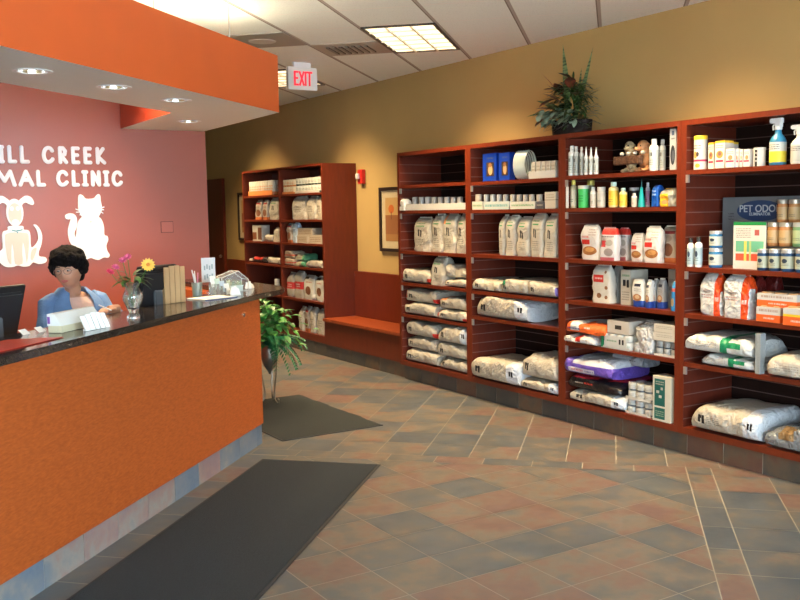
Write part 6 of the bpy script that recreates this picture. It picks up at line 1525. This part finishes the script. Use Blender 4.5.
for i, (s, tt, rz, sc, l) in enumerate(((-.20, .10, .5, 1.0, 'crumpled white tissue box in front of the clear house box'), (.36, .22, .2, .8, 'white folded paper at the rounded tip of the counter'))):
    t = on_counter('folded_paper', s, tt, l, 'paper', AC + rz)
    q = MB(); a = .05 * sc
    q.add([(-a, -a * .7, 0), (a, -a * .8, 0), (a * .9, a * .7, 0), (-a * .8, a * .8, 0), (-a * .8, -a * .4, a * 1.1), (a * .55, -a * .6, a * .8), (a * .7, a * .5, a * .9), (-a * .5, a * .6, a * 1.25)], [(0, 3, 2, 1), (4, 5, 6, 7), (0, 1, 5, 4), (1, 2, 6, 5), (2, 3, 7, 6), (3, 0, 4, 7)])
    q.build('paper_body', M_paper, t, bevel=.003)
    MB().box(-.01, .012, -.008, .008, a * .9 , a * 1.35).build('tuft', M_paper, t, bevel=.002)

# ------------------------------------------------------------------ the receptionist
TH0 = .22
pe = empty('person', (1.37, 6.10, 0), TH0, 'seated woman with short dark hair, glasses and blue cardigan behind the counter', 'person')
M_skin = mat('skin', (.50, .25, .16), .5, var=.06, scale=30, sss=.08)
M_hair = mat('dark_hair', (.0045, .0028, .003), .85, spec=.15, var=.4, scale=60, bump=.9, bscale=160)
M_card = mat('blue_cardigan', (.12, .22, .42), .85, var=.12, scale=14, bump=.35, bscale=130)
M_top = mat('peach_top', (.70, .46, .38), .8, var=.08, scale=20)
M_trou = simple('dark_trousers', (.02, .022, .03), .8)
HC = Vector((-.068, -.085, 1.350))
MH = Matrix.Translation(HC) @ Matrix.Rotation(-.56 - TH0 , 4, 'Z') @ Matrix.Rotation(.10, 4, 'X') @ Matrix.Rotation(-.06, 4, 'Y')
def gs(d, c, s_): return math.exp(-((d[0] - c[0]) ** 2 + (d[1] - c[1]) ** 2 + (d[2] - c[2]) ** 2) / (2 * s_ * s_))
q = MB()
# head (faces local -y)
n_, m_ = 56, 40; vs = []; fs = []
for i in range(m_ + 1):
    th = PI * i / m_
    for k in range(n_):
        ph = 2 * PI * k / n_; d = Vector((math.sin(th) * math.cos(ph), math.sin(th) * math.sin(ph), math.cos(th)))
        x = d.x * .079; y = d.y * .092; z = d.z * .112
        jaw = max(0, -d.z - .1); x *= 1 - .20 * jaw; y *= 1 - (.16 * jaw if d.y > 0 else .05 * jaw)
        if d.y > 0 and d.z < -.2: y *= .75
        p = Vector((x, y, z))
        f_ = -1
        p.y -= .024 * gs(p, (0, -.095, -.016), .011) + .014 * gs(p, (0, -.093, .005), .010)     # nose
        for s_ in (-1, 1):
            p.y += .010 * gs(p, (s_ * .030, -.088, .014), .014)                                  # sockets
            p.y -= .006 * gs(p, (s_ * .040, -.075, -.022), .020)                                 # cheeks
            p.y -= .004 * gs(p, (s_ * .028, -.088, .034), .014)
        p.y -= .007 * gs(p, (0, -.088, -.050), .013); p.y += .004 * gs(p, (0, -.088, -.051), .004)
        p.y -= .009 * gs(p, (0, -.075, -.090), .018)
        vs.append(MH @ p)
for i in range(m_):
    for k in range(n_): k2 = (k + 1) % n_; fs.append((i * n_ + k, (i + 1) * n_ + k, (i + 1) * n_ + k2, i * n_ + k2))
q.add(vs, fs)
for s_ in (-1, 1): q.ell(tuple(MH @ Vector((s_ * .074, .005, -.008))), (.009, .018, .028), 10, 8)
nb = MH @ Vector((0, .02, -.07))
q.tube([(0, .01, 1.16), (-.02, -.01, 1.20), (nb.x * .6, nb.y * .7, 1.245), tuple(nb)], [.070, .055, .050, .048], 16)
# torso, pelvis, thighs, shanks, feet
def loft(q, rings, n=24, mi=0):
    vs = []; fs = []
    for (cx_, cy_, z, rx_, ry_) in rings:
        for k in range(n): a, b = se(2 * PI * k / n, 2.4); vs.append((cx_ + a * rx_, cy_ + b * ry_, z))
    for i in range(len(rings) - 1):
        for k in range(n): k2 = (k + 1) % n; fs.append((i * n + k, i * n + k2, (i + 1) * n + k2, (i + 1) * n + k))
    fs.append(tuple(range(n))[::-1]); fs.append(tuple((len(rings) - 1) * n + k for k in range(n)))
    q.add(vs, fs, mi)
TR = [(0, .02, .47, .165, .12), (0, .02, .57, .18, .135), (0, .01, .73, .155, .118), (0, 0, .91, .17, .125), (0, 0, 1.03, .175, .122), (0, 0, 1.12, .165, .105), (0, .005, 1.175, .12, .080), (0, .01, 1.205, .06, .055)]
loft(q, TR)
for s_ in (-1, 1):
    q.tube([(s_ * .09, .0, .52), (s_ * .10, -.22, .53), (s_ * .11, -.42, .51)], [.085, .075, .058], 14)
    q.tube([(s_ * .11, -.42, .51), (s_ * .11, -.40, .30), (s_ * .11, -.37, .09)], [.058, .052, .036], 14)
    q.ell((s_ * .11, -.43, .045), (.042, .11, .038), 12, 8)
ARM = {-1: [(-.165, .005, 1.140), (-.225, -.06, .97), (-.235, -.14, .84), (-.16, -.26, .82), (-.09, -.36, .80)],
       1: [(.165, .005, 1.140), (.205, -.10, 1.01), (.205, -.20, .93), (.12, -.36, 1.02), (.045, -.475, 1.105)]}
for s_ in (-1, 1): q.tube(ARM[s_], [.048, .043, .039, .033, .024], 14)
# hands
def hand(q, wr, d, up, side):
    wr, d, up = Vector(wr), Vector(d).normalized(), Vector(up).normalized(); sd = d.cross(up).normalized() * side; up = sd.cross(d).normalized() * side
    q.tube([wr - d * .01, wr + d * .03, wr + d * .075], [.022, .026, .024], 12)
    for k in (-1, 0, 1): q.ell(tuple(wr + d * .055 + sd * k * .018), (.022, .022, .014), 10, 6)
    ks = [(-.030, .055), (-.010, .066), (.010, .062), (.029, .048)]
    for o_, L_ in ks:
        b = wr + d * .080 + sd * o_
        q.tube([b - d * .02, b + up * .004, b + d * L_ * .45 + up * .002, b + d * L_ * .78 - up * .008, b + d * L_ - up * .018], [.009, .009, .0085, .008, .0065], 8)
    b = wr + d * .028 - sd * .026
    q.tube([b, b + d * .022 - sd * .020 - up * .004, b + d * .045 - sd * .026 - up * .008, b + d * .060 - sd * .020 - up * .012], [.011, .010, .009, .007], 8)
hand(q, (.045, -.475, 1.130), (-1, -.35, -.03), (0, 0, 1), -1)
hand(q, (-.09, -.36, .80), (.5, -1, -.05), (0, 0, 1), 1)
body = remeshed(q, 'body', M_skin, pe, .0048, 2)
# face details
def hd(v): return tuple(MH @ Vector(v))
for s_ in (-1, 1):
    e = MB().ell(hd((s_ * .030, -.0795, .012)), (.0115, .0105, .0062), 12, 8).build('eye', simple('eye_white', (.26, .22, .20), .3), body, smooth=True)
    MB().ell(hd((s_ * .030 - .002, -.0880, .011)), (.0062, .0035, .0055), 10, 6).build('iris', simple('iris_dark', (.02, .012, .01), .2), e, smooth=True)
    MB().tube([hd((s_ * .014, -.092, .033)), hd((s_ * .030, -.092, .039)), hd((s_ * .046, -.080, .034))], [.0025, .003, .0018], 6).build('eyebrow', M_hair, body, smooth=True)
MB().tube([hd((-.022, -.088, -.049)), hd((-.008, -.0975, -.046)), hd((0, -.0985, -.0475)), hd((.008, -.0975, -.046)), hd((.022, -.088, -.049))], [.002, .004, .0042, .004, .002], 8).build('upper_lip', simple('lips', (.48, .12, .10), .4), body, smooth=True)
MB().tube([hd((-.020, -.0885, -.053)), hd((0, -.0975, -.056)), hd((.020, -.0885, -.053))], [.002, .0048, .002], 8).build('lower_lip', simple('lips', (.48, .12, .10), .4), body, smooth=True)
g_ = MB()
for s_ in (-1, 1):
    pts = [hd((s_ * .031 + .024 * math.cos(a * PI / 8), -.103, .010 + .018 * math.sin(a * PI / 8))) for a in range(17)]
    g_.tube(pts, .0016, 6, caps=False); g_.tube([hd((s_ * .055, -.100, .014)), hd((s_ * .078, -.02, .010))], .0012, 6)
g_.tube([hd((-.007, -.103, .014)), hd((0, -.107, .017)), hd((.007, -.103, .014))], .0012, 6)
g_.build('glasses', simple('thin_glasses', (.10, .06, .04), .4), body, smooth=True)
# hair: full, short, swept up
h = MB()
for c, r in (((0, .012, .078), (.108, .112, .080)), ((0, .060, .025), (.100, .072, .105)), ((0, .065, -.04), (.075, .055, .05)), ((.084, .014, .030), (.034, .058, .066)), ((-.084, .014, .030), (.034, .058, .066)), ((.03, -.062, .085), (.055, .045, .038)), ((-.035, -.060, .083), (.055, .045, .038)), ((.070, -.040, .055), (.028, .040, .045)), ((-.070, -.040, .055), (.028, .040, .045))):
    h.ell(c, r, 22, 16)
hv = []
for v_ in h.v:
    p = Vector(v_); nn_ = noise.noise(p * 34) * .016 + noise.noise(p * 80) * .008; dd_ = (p - Vector((0, .01, .02))).normalized(); hv.append(MH @ (p + dd_ * nn_))
h.v = [tuple(p) for p in hv]
ho = remeshed(h, 'hair', M_hair, pe, .005, 1)
# clothing
c_ = MB()
def shell(rings, n, a0, a1, z_open):
    """open-front garment: wedge left out at the front (-y), widening upward"""
    vs = []; fs = []
    for j, (cx_, cy_, z, rx_, ry_) in enumerate(rings):
        w = .05 + max(0, z - z_open) * a1
        for k in range(n + 1):
            t = -PI / 2 + w + (2 * PI - 2 * w) * k / n; a, b = se(t, 2.4); vs.append((cx_ + a * rx_, cy_ + b * ry_, z))
    N = n + 1
    for i in range(len(rings) - 1):
        for k in range(n): fs.append((i * N + k, i * N + k + 1, (i + 1) * N + k + 1, (i + 1) * N + k))
    return vs, fs
GR = [(0, .01, .52, .205, .165), (0, .01, .62, .198, .158), (0, .005, .76, .190, .150), (0, -.002, .90, .198, .152), (0, -.002, 1.03, .204, .148), (0, .002, 1.11, .196, .130), (0, .010, 1.165, .158, .108), (0, .016, 1.205, .102, .085), (0, .022, 1.235, .074, .074)]
vs, fs = shell(GR, 40, 0, 1.7, .95)
c_.add(vs, fs)
co = c_.build('cardigan', M_card, pe, smooth=True, auto=3.2)
sl = co.modifiers.new('s', 'SOLIDIFY'); sl.thickness = .008; sl.offset = 1
ss_ = co.modifiers.new('u', 'SUBSURF'); ss_.levels = 1; ss_.render_levels = 1
q = MB()
for s_ in (-1, 1):
    A_ = [Vector(p) for p in ARM[s_]]; A_ = [A_[0] + Vector((-s_ * .05, 0, .012))] + A_
    pts = []; 
    for i in range(len(A_) - 1):
        for t in (0, .25, .5, .75): pts.append(A_[i].lerp(A_[i + 1], t))
    pts.append(A_[-1].lerp(A_[-2], .12))
    rs_ = []
    for i in range(len(pts)):
        t = i / (len(pts) - 1); rs_.append((.060 + .010 * math.sin(PI * min(1, t * 2.2))) * (1 - .40 * t) + .004 * math.sin(i * 1.9))
    q.tube(pts, rs_, 16)
so_ = remeshed(q, 'sleeves', M_card, pe, .007, 2)
q = MB(); loft(q, [(a, b, c, d + .012, e + .012) for a, b, c, d, e in TR[:6]] + [(0, .002, 1.16, .13, .092), (0, .004, 1.178, .105, .078)]); q.build('peach_top', M_top, pe, smooth=True)
q = MB(); loft(q, [(0, .02, .455, .19, .145), (0, .02, .58, .195, .15)])
for s_ in (-1, 1):
    q.tube([(s_ * .09, .0, .53), (s_ * .10, -.22, .535), (s_ * .11, -.42, .515)], [.100, .092, .075], 16)
    q.tube([(s_ * .11, -.42, .515), (s_ * .11, -.40, .30), (s_ * .11, -.37, .08)], [.075, .066, .055], 16)
remeshed(q, 'trousers', M_trou, pe, .009, 2)
pn = MB().tube([(-.035, -.555, 1.128), (-.105, -.535, 1.165)], .004, 8).build('pen', M_plainwhite); pn.matrix_world = pe.matrix_basis @ Matrix.Identity(4)
pn.location = pe.location; pn.rotation_euler = pe.rotation_euler; tag(pn, 'white pen held in the seated woman left hand', 'pen')
# her chair
ch = empty('office_chair', (1.37, 6.10, 0), TH0, 'black office chair under the seated woman', 'chair')
MB().box(-.23, .23, -.24, .23, .36, .42).build('seat', M_black, ch, bevel=.025)
MB().box(-.19, .19, .215, .25, .50, .90).build('backrest', M_black, ch, bevel=.015)
MB().box(-.03, .03, .235, .255, .38, .52).build('back_bar', M_black, ch)
MB().lathe([(.03, .08), (.03, .36)], 14).build('gas_post', M_steel, ch, smooth=True)
for k in range(5):
    a = k * 2 * PI / 5 + .3
    l_ = MB().tube([(.02 * math.cos(a), .02 * math.sin(a), .09), (.27 * math.cos(a), .27 * math.sin(a), .065)], [.022, .014], 8).build('leg', M_black, ch, smooth=True)
    MB().ell((.27 * math.cos(a), .27 * math.sin(a), .028), (.022, .022, .027), 10, 8).build('caster', M_black, l_, smooth=True)
